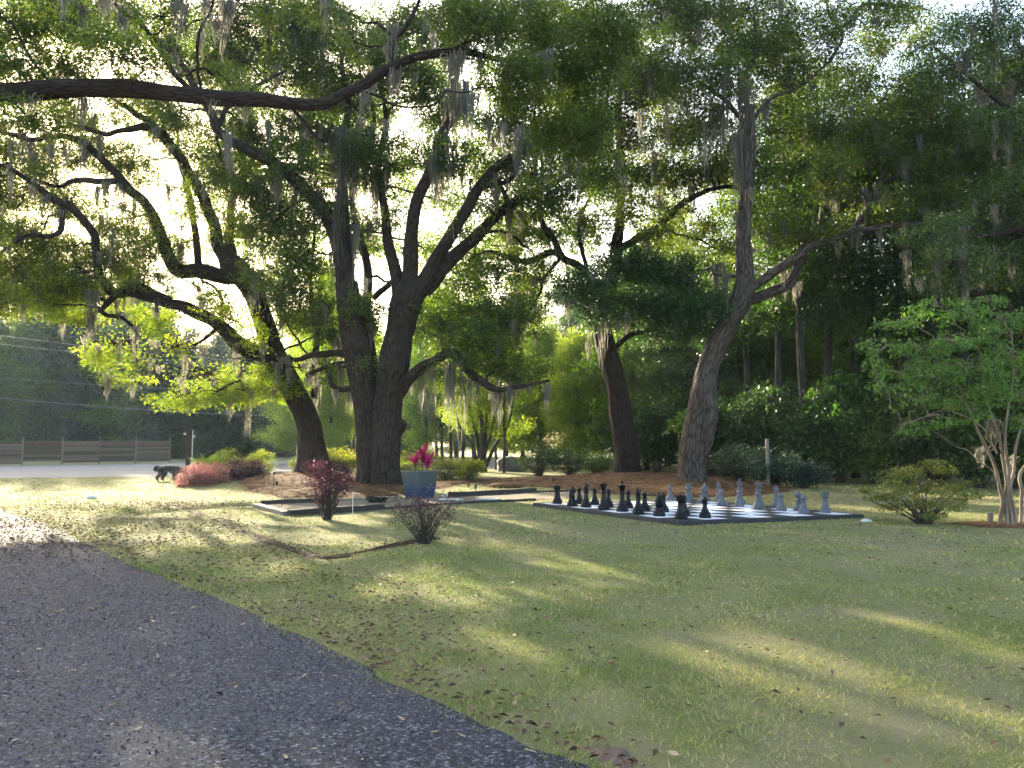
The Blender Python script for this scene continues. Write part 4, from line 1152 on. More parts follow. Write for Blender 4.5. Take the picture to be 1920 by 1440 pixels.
mo = PM([(1360, 145, 25, 70, 60), (1340, 200, 20, 90, 45), (1385, 150, 20, 140, 60), (1385, 250, 14, 170, 60, 26.9), (1410, 190, 20, 60, 40), (1330, 230, 25, 70, 40), (1440, 180, 16, 60, 25), (1400, 360, 8, 80, 20, 26.8), (1360, 490, 15, 60, 30, 26.6), (1560, 360, 12, 60, 20), (1620, 350, 10, 50, 15), (1480, 500, 10, 40, 15), (1365, 510, 15, 60, 30, 26.6), (1540, 200, 12, 60, 15), (1220, 215, 25, 60, 40), (1700, 420, 14, 40, 20, 25.7)], 27)
for P in pale.moss_pts:
    for p in P:
        mo.append((p - np.array([0, 0, .1]), .12, .12, RS.uniform(.3, .8), RS.randint(6, 16)))
pale.moss(mo)

# --- the oak at the right, trunk outside the picture
east = Tree('live_oak', 'dark oak reaching in over the crape myrtle, its trunk out of sight', 'tree', (16.8, 21.0, 0), M['bark_b'], M['oak_dark'])
tp = np.array([(16.8, 21, -0.1), (16.7, 21, 2), (16.4, 21, 4.5), (16.0, 21, 7.5), (15.6, 21.1, 11), (15.2, 21.2, 14)])
east.stem3('trunk', tp, np.array([.6, .5, .45, .4, .3, .15]), 28, 8, 0.03, (0.5, 0.4, 5), 151, 0.3, 0.03)
for i, l in enumerate([
    [(2020, 420, 21, 20), (1960, 420, 21.4, 16), (1900, 430, 21.8, 13), (1840, 445, 22.2, 10), (1770, 440, 22.6, 7), (1700, 450, 23, 4)],
    [(2000, 230, 21, 18), (1930, 215, 21.3, 13), (1870, 190, 21.6, 10), (1800, 130, 22, 7), (1750, 90, 22.3, 4)],
    [(1990, 600, 21.5, 20), (1930, 590, 22, 16), (1880, 575, 22.4, 13), (1830, 545, 22.8, 8), (1790, 520, 23.2, 5)],
]):
    east.stem('limb', l, 12, 7, 0.012, None, 160 + i, 0.25, 0.06)
east.crown(PB([(1860, 50, 80, 50), (1800, 120, 60, 45), (1760, 80, 45, 30, .7), (1900, 150, 60, 50), (1870, 230, 60, 40, .7), (1820, 430, 80, 45, .9), (1890, 480, 70, 60), (1780, 500, 70, 50, .9), (1740, 440, 60, 30, .7), (1900, 350, 50, 40, .8), (1940, 100, 60, 80), (1960, 300, 60, 100)], 22, 1.6), 28, 66, 0.11, 0.45, moss=0.1)
mo = PM([(1700, 470, 12, 60, 20), (1760, 470, 20, 70, 40), (1800, 480, 20, 90, 40), (1850, 470, 20, 80, 40), (1830, 160, 20, 40, 25), (1880, 170, 20, 40, 25)], 22.4)
for P in east.moss_pts:
    for p in P:
        mo.append((p - np.array([0, 0, .1]), .12, .12, RS.uniform(.3, .9), RS.randint(8, 20)))
east.moss(mo)

# --- background trees: a few kinds are built, the rest are copies that share their meshes
def bg_tree(name, label, cat, x, y, h, r, low, cw, leafm, bark, L, group=None, nb=9, lean_=0.0, leaves=44, conif=False, cr=0.8, k2=9.0, dens=1.0):
    t = Tree(name, label, cat, (x, y, H(x, y)), bark, leafm, group)
    z0 = H(x, y)
    lx = RS.normal(0, 0.4) + lean_
    P = np.array([(x, y, z0 - 0.15), (x + 0.08 * lx, y, z0 + 0.2 * h), (x + 0.3 * lx, y + RS.normal(0, .15), z0 + 0.45 * h), (x + 0.6 * lx, y, z0 + 0.7 * h), (x + lx, y, z0 + 0.96 * h)])
    t.stem3('trunk', P, np.array([r, r * .85, r * .7, r * .5, r * .15]), 10, 5, 0.012, (0.3, 0.25, 4), int(abs(x * 7 + y)) % 97, 0.2, 0.12)
    blobs = []
    for k in range(nb):
        f = (k + 0.5) / nb
        zz = z0 + low + (h - low) * f
        w = cw * ((1 - f) ** 0.7 * 0.9 + 0.15 if conif else math.sqrt(max(0.05, 1 - (2 * f - 0.85) ** 2 * 0.75)))
        a = k * 2.4 + RS.uniform(-.5, .5)
        rr = w * 0.5 * RS.uniform(0.4, 1.0)
        blobs.append(((x + lx * f + rr * math.cos(a), y + rr * math.sin(a), zz), (w * RS.uniform(.5, .75), w * RS.uniform(.5, .75), (h - low) / nb * RS.uniform(0.8, 1.3)), dens))
    t.crown(blobs, k2, leaves, L, cr, cull=False, twigs=False)
    t.h, t.cw = h, cw
    return t

def again(proto, x, y, h, cw, label, group):
    k = cw / proto.cw
    return copy_thing(proto.root, (x, y, H(x, y)), RS.uniform(0, 6.283), label, group, (k, k, h / proto.h))

# pines and hardwoods beyond the fence
protos = []
for i in range(38):
    f = i / 37.0
    row = i % 2
    x = -72 + 60 * f + RS.normal(0, .8)
    y = 60.5 + 17 * f + (9 if row else 0) + RS.uniform(0, 4)
    if x > -28 and not row:
        y += 3
    top = (18.5 if row else 14.5) * (1.0 if f < 0.6 else 0.72) + RS.normal(0, 1.0)
    con = (i % 3) != 1
    lab = 'dark hazy pine standing in the wood beyond the gravel lot' if con else 'rounded hazy green tree standing in the wood beyond the gravel lot'
    grp = 'pines of the wood beyond the lot' if con else 'hardwoods of the wood beyond the lot'
    kinds = [p for p in protos if p.con == con]
    if len(kinds) < 3:
        t = bg_tree('pine_tree' if con else 'hardwood_tree', lab, 'tree', x, y, top, 0.2, 0.2 if not con else 0.5, 3.0 if con else 3.6, M['pine'] if con else M['forest'], M['bark_far'], 0.33, grp, 10, leaves=42, cr=0.9, k2=9, conif=con)
        t.con = con
        protos.append(t)
    else:
        again(kinds[i % 3], x, y, top, (3.0 if con else 3.6) * RS.uniform(.9, 1.2), lab, grp)
for i in range(16):
    con = i % 2 == 0
    kinds = [p for p in protos if p.con == con]
    x = -88 + 66 * i / 15.0 + RS.normal(0, 1)
    again(kinds[i % 3], x, 84 + RS.uniform(0, 5) + 6 * i / 15.0, (15.5 if con else 12.0) * (1.0 if i < 9 else .8), 4.2, 'dark hazy pine standing in the wood beyond the gravel lot' if con else 'rounded hazy green tree standing in the wood beyond the gravel lot', 'pines of the wood beyond the lot' if con else 'hardwoods of the wood beyond the lot')
# sunlit trees behind the oaks, in the middle
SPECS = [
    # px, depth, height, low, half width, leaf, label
    (905, 41, 8.5, 2.2, 3.2, 'forest_sunlit', 'small multi-stemmed dark tree near the grey boulder'),
    (1010, 50, 9, 0.8, 3.4, 'forest_sunlit', 'sunlit yellow-green tree rising behind the boulder and its slender trunks'),
    (1085, 46, 8, 0.4, 2.6, 'forest_sunlit', 'low sunlit yellow-green tree beside the trunk of the upright reddish oak'),
    (800, 60, 13, 5.5, 3.2, 'forest_sunlit', 'sunlit tree high above the planter, beyond the lime hedge'),
    (980, 62, 15, 6, 3.6, 'forest_sunlit', 'sunlit tree far behind the small multi-stemmed tree'),
    (1130, 56, 10.5, 1, 3.4, 'forest_sunlit', 'sunlit tree behind the dense dark low crown'),
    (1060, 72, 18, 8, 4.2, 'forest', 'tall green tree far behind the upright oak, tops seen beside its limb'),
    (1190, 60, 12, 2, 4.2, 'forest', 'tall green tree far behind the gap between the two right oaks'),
    (560, 56, 8.5, 2.5, 3.0, 'forest_sunlit', 'sunlit tree beyond the trunk of the leaning oak'),
    (900, 68, 15, 7, 3.6, 'forest_sunlit', 'sunlit high crowned tree far behind, over the thin straight trunks'),
    (855, 80, 5.5, 0.1, 3.4, 'forest_sunlit', 'low sunlit tree far behind the thin straight trunks, near the planter'),
    (905, 82, 6, 0.1, 3.4, 'forest_sunlit', 'low sunlit tree far behind the small multi-stemmed tree'),
    (950, 80, 6, 0.1, 3.4, 'forest_sunlit', 'low sunlit tree far behind the boulder'),
    (1250, 50, 17, 1.5, 4, 'forest_sunlit', 'sunlit tree deep behind the pale split oak'),
    (620, 50, 13, 6, 3.2, 'forest_sunlit', 'sunlit tree seen between the leaning oak and the fused oak'),
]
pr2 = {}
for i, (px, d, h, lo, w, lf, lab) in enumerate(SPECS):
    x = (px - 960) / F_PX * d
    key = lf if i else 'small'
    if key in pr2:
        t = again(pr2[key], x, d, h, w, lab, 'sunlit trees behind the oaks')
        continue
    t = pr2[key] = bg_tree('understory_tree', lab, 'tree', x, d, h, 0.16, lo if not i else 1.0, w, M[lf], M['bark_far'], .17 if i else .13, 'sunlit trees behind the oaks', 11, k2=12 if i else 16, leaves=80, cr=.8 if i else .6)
    if i == 0:
        for k, (ex, eh) in enumerate(((-1.6, 4.4), (-0.8, 5.2), (0.8, 5.6), (1.9, 4.8), (0.2, 6))):
            t.stem3('stem', np.array([(x + 0.12 * k - .3, d, 0), (x + ex * .35, d + .1, 1.4), (x + ex * .8, d, eh * .6), (x + ex, d, eh)]), np.array([.1, .085, .06, .025]), 8, 5, 0.006, None, 170 + k, .2, .08)
# slender trunks by the boulder
SL = ((930, 44, 9, 'slender dark trunk left of the grey boulder'), (945, 40, 8.5, 'slender leaning trunk crossing in front of the grey boulder'), (820, 64, 13, ''), (830, 60, 13, ''), (846, 62, 14, ''), (858, 66, 14, ''), (868, 60, 12, ''), (888, 62, 13, ''))
for i, (px, d, h, lab) in enumerate(SL):
    x = (px - 960) / F_PX * d
    lab = lab or 'thin straight trunk in the bright wood behind the planter'
    grp = 'slender trunks by the boulder' if i < 2 else 'thin straight trunks behind the planter'
    if i in (0, 2):
        sp = bg_tree('slender_tree', lab, 'tree', x, d, h, 0.085 if i < 2 else 0.14, h * 0.5, 1.7, M['forest_sunlit'], M['bark_far'], .17, grp, 7, lean_=.6 if i < 2 else 0, k2=9)
    else:
        again(sp, x, d, h, 1.7, lab, grp)
# the forest on the right: front rank, then ranks behind
ORD = ['first', 'second', 'third', 'fourth', 'fifth', 'sixth', 'seventh', 'eighth', 'ninth', 'tenth', 'eleventh', 'twelfth', 'thirteenth', 'fourteenth', 'fifteenth']
FR = [(1405, 36, 16, 2.5), (1460, 33, 15, 3), (1505, 31.5, 17, 5), (1552, 34, 19, 6), (1600, 37, 17, 4), (1648, 33.5, 18, 5), (1700, 32, 16, 4), (1752, 30, 17, 5), (1812, 31, 15, 3), (1870, 29.5, 17, 4), (1930, 30, 16, 3), (2000, 29, 15, 2), (2080, 28, 15, 2)]
pf = []
for i, (px, d, h, lo) in enumerate(FR):
    x = (px - 960) / F_PX * d
    lab = f'dark trunked tree at the edge of the wood, {ORD[i]} rightwards from the pale split oak'
    if len(pf) < 4:
        pf.append(bg_tree('forest_tree', lab, 'tree', x, d, h, 0.18, 6.5, 2.4, M['forest'], M['bark_far'], .16, 'trees at the edge of the wood', 12, k2=9, leaves=70, cr=.75))
    else:
        again(pf[i % 4], x, d, h, 2.3 * RS.uniform(.9, 1.15), lab, 'trees at the edge of the wood')
BK = [(1210, 43), (1290, 41), (1370, 42), (1450, 40), (1530, 43), (1610, 41), (1690, 40), (1770, 39), (1850, 38), (1940, 37), (2030, 36),
      (1170, 55), (1260, 54), (1350, 53), (1440, 52), (1530, 54), (1620, 53), (1710, 51), (1800, 50), (1890, 49), (1990, 48),
      (1220, 66), (1320, 66), (1430, 65), (1540, 66), (1650, 64), (1760, 62), (1870, 60), (1990, 58)]
pk = []
for i, (px, d) in enumerate(BK):
    x = (px - 960) / F_PX * d
    h = 9.5 + RS.uniform(-2.0, 2.5) + (d - 40) * .19
    lab = 'leafy tree deep in the wood behind the chessboard'
    if len(pk) < 4:
        pk.append(bg_tree('forest_tree', lab, 'tree', x, d, h, 0.22, 2.2, 3.5, M['forest'] if i == 1 else M['forest_sunlit'], M['bark_far'], .24, 'trees deep in the wood', 12, k2=9, leaves=64, cr=.95))
    else:
        again(pk[(i * 3) % 4], x, d, h, 3.5 * RS.uniform(.9, 1.15), lab, 'trees deep in the wood')

# --- understorey masses at the foot of the wood
def shrub(name, label, cat, x, y, w, dpt, h, leafm, L=0.06, n=None, leaves=40, cr=0.25, stems=7, group=None, base=None, bark=None, hollow=0.1, sparse=1.0, ratio=0.5, topbias=0.0, moss_n=0, stem_r=0.012, flat=0.7, rag=0.2):
    z0 = H(x, y)
    root = thing(name, label, cat, (x, y, z0), group)
    k = n or int(np.clip(w * dpt * h * 60 * sparse, 14, 260))
    q = rnd_dir(k) * (hollow + (1 - hollow) * RS.rand(k, 1) ** 0.45)
    lo = 0.12 * h if base is None else base
    C = np.stack([x + q[:, 0] * w / 2, y + q[:, 1] * dpt / 2, z0 + lo + (h - lo) * (0.5 + 0.5 * q[:, 2])], 1)
    lump = 1 + rag * noise3(C * 1.6, 33)
    C[:, 0] = x + (C[:, 0] - x) * lump
    C[:, 2] = z0 + (C[:, 2] - z0) * (0.9 + 0.8 * rag * noise3(C * 1.9, 34))
    st = Buf()
    a = RS.uniform(0, 6.283, k)
    s0 = np.stack([x + 0.06 * w * np.cos(a), y + 0.06 * dpt * np.sin(a), np.full(k, z0 - 0.02)], 1)
    K = 6
    t = np.linspace(0, 1, K)[None, :, None]
    m = 0.5 * (s0 + C) + RS.normal(0, 0.05 * h, C.shape)
    m[:, :2] = s0[:, :2] + (m[:, :2] - s0[:, :2]) * 0.7
    P = s0[:, None] * (1 - t) ** 2 + 2 * t * (1 - t) * m[:, None] + C[:, None] * t * t
    P[:, 1:-1] += RS.normal(0, 0.012 * h, P[:, 1:-1].shape)
    Rr = np.linspace(1, 0.25, K)[None] * RS.uniform(0.5, 1.3, (k, 1)) * stem_r
    sel = RS.rand(k) < min(1, 60.0 / k)
    sel[:stems] = True
    V, F4, co = batch_tubes(P[sel], Rr[sel], 4)
    st.add(V, F4, None, co)
    st.out('stems', bark or M['twig'], root, True, 'stuff')
    nn = k * leaves
    ci = np.repeat(np.arange(k), leaves)
    dq = rnd_dir(nn) * RS.rand(nn, 1) ** 0.5
    dq[:, 2] *= flat
    PL = C[ci] + dq * (cr * RS.uniform(.6, 1.3, k))[ci][:, None]
    PL[:, 2] = np.maximum(PL[:, 2], z0 + 0.03)
    D = unit(dq + RS.normal(0, .5, (nn, 3)) + np.array([0, 0, .1]))
    Nn = unit(np.array([0, 0, 1.0]) + RS.normal(0, .6, (nn, 3)))
    v = np.clip(0.45 + 0.18 * RS.normal(size=k)[ci] + 0.17 * RS.normal(size=nn) + topbias * (PL[:, 2] - z0) / h, 0, 1)
    LL = L * RS.uniform(.65, 1.3, nn)
    V, Fc = leaf_tris(PL, D, Nn, LL, LL * ratio)
    mesh_obj('foliage', V, leafm, root, F3=Fc, attrs={'var': ('FACE', np.repeat(v, 2))}, kind='stuff')
    return root

def atx(px, y):
    return (px - 960) / F_PX * y

for px, d, w, h in ((1010, 36, 2.2, 1.5), (1070, 35.5, 2.4, 1.55), (1120, 36.5, 1.8, 1.3)):
    shrub('dark_shrub', {1010: 'low dark rounded shrub nearest the grey boulder', 1070: 'low dark rounded shrub between the other two behind the mulch', 1120: 'low dark rounded shrub nearest the upright reddish oak'}[px], 'shrub', atx(px, d), d, w, 1.6, h, M['oak_dark'], .075, 110, 46, .3, group='dark shrubs behind the mulch bed')
for px, d, w, h, lab in ((1385, 28.6, 2.2, 1.5, 'bluish green broadleaf shrub just beside the pale split oak'), (1450, 27.4, 2.4, 1.35, 'bluish green shrub in front of the pale wooden post'), (1505, 26.4, 1.6, .9, 'small bluish green shrub at the end of the row by the wood')):
    shrub('blue_green_shrub', lab, 'shrub', atx(px, d), d, w, 1.6, h, M['bluegreen'], .10, 100, 34, .28, group='bluish shrubs at the foot of the wood')
UB = ((1160, 42, 3.5), (1230, 37, 3.5), (1290, 39, 4), (1360, 36, 4), (1420, 32, 4.2), (1500, 30.5, 3.6), (1570, 30, 4.5), (1640, 29, 3.4), (1700, 28.4, 4.4), (1760, 27.6, 3.2), (1830, 27, 4.0), (1900, 26.5, 3.4), (1975, 26, 4), (1330, 33.5, 2.2), (1600, 34, 5), (1740, 32, 5), (1880, 30, 5), (1470, 36, 5))
ub = []
for i, (px, d, h) in enumerate(sorted(UB)):
    lab = f'tall dark undergrowth bush at the foot of the wood, {i + 1} of the row counted from the upright oak' if i < 0 else 'tall dark undergrowth bush at the foot of the wood behind the board'
    x = atx(px, d)
    if len(ub) < 4:
        ub.append((shrub('undergrowth_bush', lab, 'bush', x, d, 3.1, 2.4, 3.8, M['oak_dark'] if i % 2 else M['forest'], .19, 150, 40, .5, group='undergrowth along the wood edge'), 3.8))
    else:
        r, h0 = ub[i % 4]
        copy_thing(r, (x, d, H(x, d)), RS.uniform(0, 6.28), lab, 'undergrowth along the wood edge', (1, 1, h / h0))

# ------------------------------------------------------------------ giant chess
def board_z(x, y):
    dx, dy = x - BC[0], y - BC[1]
    return 0.08 + TU * (dx * BU[0] + dy * BU[1]) + TV * (dx * BV[0] + dy * BV[1])

def on_board(px, py):
    z = 0.08
    for _ in range(6):
        p = grd(px, py, z)
        z = board_z(p[0], p[1])
    return (p[0], p[1], z)

def box_bm(sx, sy, sz, bev=0.004, seg=1):
    bm = bmesh.new()
    bmesh.ops.create_cube(bm, size=1.0)
    bmesh.ops.scale(bm, vec=(sx, sy, sz), verts=bm.verts)
    if bev:
        bmesh.ops.bevel(bm, geom=bm.edges[:], offset=bev, segments=seg, affect='EDGES', profile=0.5)
    return bm

from mathutils import Matrix
board = thing('chessboard', 'giant black and white chessboard laid on the lawn, carrying both sets of pieces', 'chessboard', (BC[0], BC[1], 0.08))
ux = Vector((BU[0], BU[1], TU)).normalized()
vy = Vector((-BV[0], -BV[1], -TV)).normalized()
zz = ux.cross(vy).normalized()
vy = zz.cross(ux)
board.matrix_world = Matrix(((ux.x, vy.x, zz.x, BC[0]), (ux.y, vy.y, zz.y, BC[1]), (ux.z, vy.z, zz.z, 0.08), (0, 0, 0, 1)))
tile_me = {}
for cname in ('white', 'black'):
    o = bm_obj('tile', box_bm(BSQ - 0.008, BSQ - 0.008, 0.03, 0.005), M['tile_' + cname], board)
    tile_me[cname] = o
used = {'white': False, 'black': False}
for i in range(8):
    for j in range(8):
        cname = 'white' if (i + j) % 2 == 0 else 'black'
        o = tile_me[cname]
        if used[cname]:
            o = o.copy()
            COL.objects.link(o)
            o.parent = board
        used[cname] = True
        o.location = ((i - 3.5) * BSQ, (3.5 - j) * BSQ, -0.015 + random.uniform(-.0015, .0015))
        o.rotation_euler = (random.gauss(0, .002), random.gauss(0, .002), random.gauss(0, .003))
half = 4 * BSQ
deck = bm_obj('deck', box_bm(2 * half + 0.02, 2 * half + 0.02, 0.10, 0), M['board_edge'], board)
deck.location = (0, 0, -0.083)
for k, (lx, ly, rz, ln) in enumerate(((0, half + 0.075, 0, 2 * half + 0.28), (0, -half - 0.075, 0, 2 * half + 0.28), (half + 0.075, 0, math.pi / 2, 2 * half + 0.016), (-half - 0.075, 0, math.pi / 2, 2 * half + 0.016))):
    o = bm_obj('border_plank', box_bm(ln, 0.125, 0.15, 0.008), M['board_edge'], board)
    o.location = (lx, ly, -0.072)
    o.rotation_euler = (0, 0, rz)

def lathe(prof, n=28):
    bm = bmesh.new()
    rings = []
    for r, z in prof:
        if r < 1e-4:
            rings.append([bm.verts.new((0, 0, z))])
        else:
            rings.append([bm.verts.new((r * math.cos(2 * math.pi * k / n), r * math.sin(2 * math.pi * k / n), z)) for k in range(n)])
    for a, b in zip(rings[:-1], rings[1:]):
        if len(a) == 1 and len(b) == 1:
            continue
        for k in range(n):
            k2 = (k + 1) % n
            if len(a) == 1:
                bm.faces.new((a[0], b[k2], b[k]))
            elif len(b) == 1:
                bm.faces.new((a[k], a[k2], b[0]))
            else:
                bm.faces.new((a[k], a[k2], b[k2], b[k]))
    return bm

def lathe_part(name, prof, mat, root):
    o = bm_obj(name, lathe(prof), mat, root, smooth=True)
    md = o.modifiers.new('edges', 'EDGE_SPLIT')
    md.split_angle = math.radians(42)
    return o

def arc(r0, zc, rad, n=8, a0=-90, a1=90):
    return [(r0 + rad * math.cos(math.radians(a0 + (a1 - a0) * k / n)), zc + rad * math.sin(math.radians(a0 + (a1 - a0) * k / n))) for k in range(n + 1)]

def foot(R, mat, root):
    lathe_part('base', [(0, 0), (R * .97, 0), (R, .008), (R, .055), (R * .96, .062), (R * .90, .064), (R * .92, .075), (R * .88, .095), (R * .70, .118), (R * .66, .122), (R * .66, .132), (R * .60, .135), (0, .135)], mat, root)

def pawn(mat, root):
    foot(.117, mat, root)
    lathe_part('body', [(0, .13), (.072, .132), (.066, .15), (.052, .19), (.043, .23), (.040, .255), (.040, .26), (.064, .265), (.068, .272), (.064, .280), (.042, .285), (.038, .292), (0, .292)], mat, root)
    lathe_part('head', [(0.0, .288), (.036, .289)] + arc(0, .34, .056, 10, -62, 74) + [(.018, .394), (.022, .402), (.012, .412), (0, .414)], mat, root)

def rook(mat, root):
    foot(.124, mat, root)
    lathe_part('body', [(0, .13), (.082, .132), (.078, .15), (.066, .20), (.060, .26), (.058, .31), (.060, .325), (.078, .332), (.080, .345), (.084, .35), (.084, .352), (0, .352)], mat, root)
    bm = lathe([(0, .351), (.088, .351), (.09, .40), (.066, .40), (.064, .392), (0, .392)], 28)
    for k in range(6):
        a = k * math.pi / 3
        b2 = bmesh.new()
        n0 = 4
        vs_ = []
        for zz_ in (.399, .432):
            for rr_ in (.066, .0905):
                for q in range(n0):
                    aa = a + (q / (n0 - 1) - .5) * .68
                    vs_.append(bm.verts.new((rr_ * math.cos(aa), rr_ * math.sin(aa), zz_)))
        g = lambda z, r, q: vs_[z * 8 + r * 4 + q]
        for q in range(3):
            bm.faces.new((g(1, 0, q), g(1, 1, q), g(1, 1, q + 1), g(1, 0, q + 1)))
            bm.faces.new((g(0, 1, q), g(0, 1, q + 1), g(1, 1, q + 1), g(1, 1, q)))
            bm.faces.new((g(0, 0, q + 1), g(0, 0, q), g(1, 0, q), g(1, 0, q + 1)))
        bm.faces.new((g(0, 0, 0), g(0, 1, 0), g(1, 1, 0), g(1, 0, 0)))
        bm.faces.new((g(0, 1, 3), g(0, 0, 3), g(1, 0, 3), g(1, 1, 3)))
        b2.free()
    bm_obj('battlement', bm, mat, root)
    lathe_part('knob', [(0, .39), (.014, .39), (.014, .43), (.022, .44), (.018, .455), (0, .46)], mat, root)

def bishop(mat, root):
    foot(.122, mat, root)
    lathe_part('body', [(0, .13), (.078, .132), (.070, .16), (.054, .22), (.044, .28), (.042, .315), (.070, .322), (.073, .33), (.069, .34), (.046, .346), (.044, .36), (.056, .365), (.056, .373), (0, .373)], mat, root)
    o = lathe_part('mitre', [(0, .372), (.040, .373), (.058, .40), (.060, .425), (.052, .455), (.034, .485), (.016, .505), (.010, .510), (.018, .520), (.019, .528), (.012, .538), (0, .542)], mat, root)
    bm = box_bm(.012, .09, .075, .002)
    bmesh.ops.rotate(bm, verts=bm.verts, cent=(0, 0, 0), matrix=Matrix.Rotation(math.radians(35), 3, 'Y'))
    bmesh.ops.translate(bm, verts=bm.verts, vec=(.038, 0, .47))
    c = bm_obj('slit', bm, mat, root)

def queen(mat, root):
    foot(.128, mat, root)
    lathe_part('body', [(0, .13), (.082, .132), (.074, .16), (.056, .24), (.046, .32), (.044, .365), (.078, .372), (.082, .38), (.078, .39), (.048, .396), (.046, .41), (.060, .415), (.060, .423), (0, .423)], mat, root)
    bm = lathe([(0, .422), (.048, .423), (.056, .46), (.074, .52), (.086, .545), (.086, .552), (.078, .556), (.06, .553), (.03, .56), (0, .562)], 32)
    for v in bm.verts:
        r = math.hypot(v.co.x, v.co.y)
        if r > .07:
            v.co.z += .012 * math.cos(8 * math.atan2(v.co.y, v.co.x))
    bm_obj('crown', bm, mat, root, smooth=True)
    lathe_part('finial', [(0, .556), (.02, .557), (.024, .57), (.02, .585), (.008, .594), (0, .596)], mat, root)

def king(mat, root):
    foot(.130, mat, root)
    lathe_part('body', [(0, .13), (.084, .132), (.076, .16), (.058, .24), (.048, .32), (.046, .375), (.082, .383), (.086, .392), (.082, .402), (.050, .408), (.048, .42), (.064, .426), (.064, .436), (0, .436)], mat, root)
    lathe_part('crown', [(0, .435), (.050, .436), (.060, .47), (.076, .53), (.080, .54), (.080, .552), (.070, .556), (.04, .566), (.02, .572), (.018, .58), (0, .58)], mat, root)
    bm = box_bm(.026, .026, .075, .005)
    bmesh.ops.translate(bm, verts=bm.verts, vec=(0, 0, .610))
    b2 = box_bm(.068, .024, .026, .005)
    bmesh.ops.translate(b2, verts=b2.verts, vec=(0, 0, .615))
    me_ = bpy.data.meshes.new('tmp')
    b2.to_mesh(me_)
    b2.free()
    bm.from_mesh(me_)
    bpy.data.meshes.remove(me_)
    bm_obj('cross', bm, mat, root)

def knight(mat, root):
    foot(.124, mat, root)
    lathe_part('collar', [(0, .13), (.084, .132), (.082, .15), (.074, .165), (.074, .175), (0, .175)], mat, root)
    # horse's head: an outline given real thickness that narrows to the muzzle and the mane
    out = [(-.060, .17), (-.078, .22), (-.080, .28), (-.066, .345), (-.040, .40), (-.012, .430), (-.004, .468), (.012, .438), (.030, .425), (.060, .395), (.095, .350), (.104, .325), (.096, .305), (.076, .302), (.052, .318), (.024, .318), (.030, .285), (.050, .24), (.064, .20), (.066, .17)]
    bm = bmesh.new()
    cx_, cz_ = .0, .30
    layers = []
    for off, sc in ((-.042, .62), (-.036, .86), (-.018, 1.0), (.018, 1.0), (.036, .86), (.042, .62)):
        layers.append([bm.verts.new((cx_ + (x - cx_) * (sc if z > .18 else min(1, sc + .1)), off * (1 - .45 * max(0, x) / .1), z if z < .18 else cz_ + (z - cz_) * (sc * .5 + .5))) for x, z in out])
    n = len(out)
    for a, b in zip(layers[:-1], layers[1:]):
        for k in range(n):
            bm.faces.new((a[k], a[(k + 1) % n], b[(k + 1) % n], b[k]))
    f1 = bm.faces.new(layers[0][::-1])
    f2 = bm.faces.new(layers[-1])
    bmesh.ops.triangulate(bm, faces=[f1, f2])
    bmesh.ops.recalc_face_normals(bm, faces=bm.faces[:])
    bm_obj('horse_head', bm, mat, root, smooth=True)

BUILD = {'pawn': pawn, 'rook': rook, 'bishop': bishop, 'queen': queen, 'king': king, 'knight': knight}
ORDER_B = ['rook', 'knight', 'bishop', 'queen', 'king', 'bishop', 'knight', 'rook']
ORDER_G = ['rook', 'knight', 'bishop', 'king', 'queen', 'bishop', 'knight', 'rook']
PB_BACK = [(1045, 944.5), (1073, 948.5), (1099, 951), (1132, 955), (1167, 959), (1197, 963), (1236, 967.5), (1277, 972.5)]
PB_PAWN = [(1086, 945), (1115, 946.5), (1141, 949.5), (1178, 953), (1209, 957), (1244, 960), (1283, 965), (1322, 971)]
PG_PAWN = [(1257, 938.5), (1289, 940.3), (1318, 942), (1353, 947.5), (1386, 950), (1421, 954), (1465, 958), (1507.5, 963.3)]
PG_BACK = [(1292, 936.8), (1322, 938.8), (1348, 941.5), (1388, 945), (1423, 949), (1456, 951.5), (1498, 956.5), (1547.5, 961.3)]
W8 = ['beside the far left corner', 'second from the far end', 'third from the far end', '', '', 'third from the near end', 'second from the near end', 'at the near corner']
masters = {}

def place_piece(col, kind, pos, label, group, face):
    p = on_board(*pos)
    rz = face + random.gauss(0, .25)
    key = (col, kind)
    if key in masters:
        return copy_thing(masters[key], p, rz, label, group)
    t = thing('chess_' + kind, label, 'chess piece', p, group, rz)
    BUILD[kind](M['black_plastic'] if col == 'black' else M['grey_plastic'], t)
    masters[key] = t
    return t

for col, order, back, pawns, face in (('black', ORDER_B, PB_BACK, PB_PAWN, BROT), ('grey', ORDER_G, PG_BACK, PG_PAWN, BROT + math.pi)):
    far_c, near_c = ('on the board corner by the sand path', 'on the board corner nearest the lawn trench') if col == 'black' else ('on the board corner nearest the mulch bed', 'on the board corner towards the azalea bush')
    half_name = lambda i: 'far' if i < 4 else 'near'
    royal = {i: order[i] for i in (3, 4)}
    for i in range(8):
        k = order[i]
        sib = royal[3] if i < 4 else royal[4]
        if k == 'rook':
            lab = f'{col} rook {far_c if i == 0 else near_c}'
        elif k == 'knight':
            lab = f"{col} knight on the {sib}'s half of its row"
        elif k == 'bishop':
            lab = f'{col} bishop standing right beside the {col} {sib}'
        else:
            lab = f'tall {col} {k} with its ' + ('wide flared crown' if k == 'queen' else 'cross on top')
        place_piece(col, k, back[i], lab, f'{col} chess pieces', face)
    for i in range(8):
        k = order[i]
        lab = f'{col} pawn standing in front of the {col} {k}' if k in ('king', 'queen') else f"{col} pawn in front of the {col} {k} on the {royal[3] if i < 4 else royal[4]}'s half"
        place_piece(col, 'pawn', pawns[i], lab, f'{col} chess pieces', face)

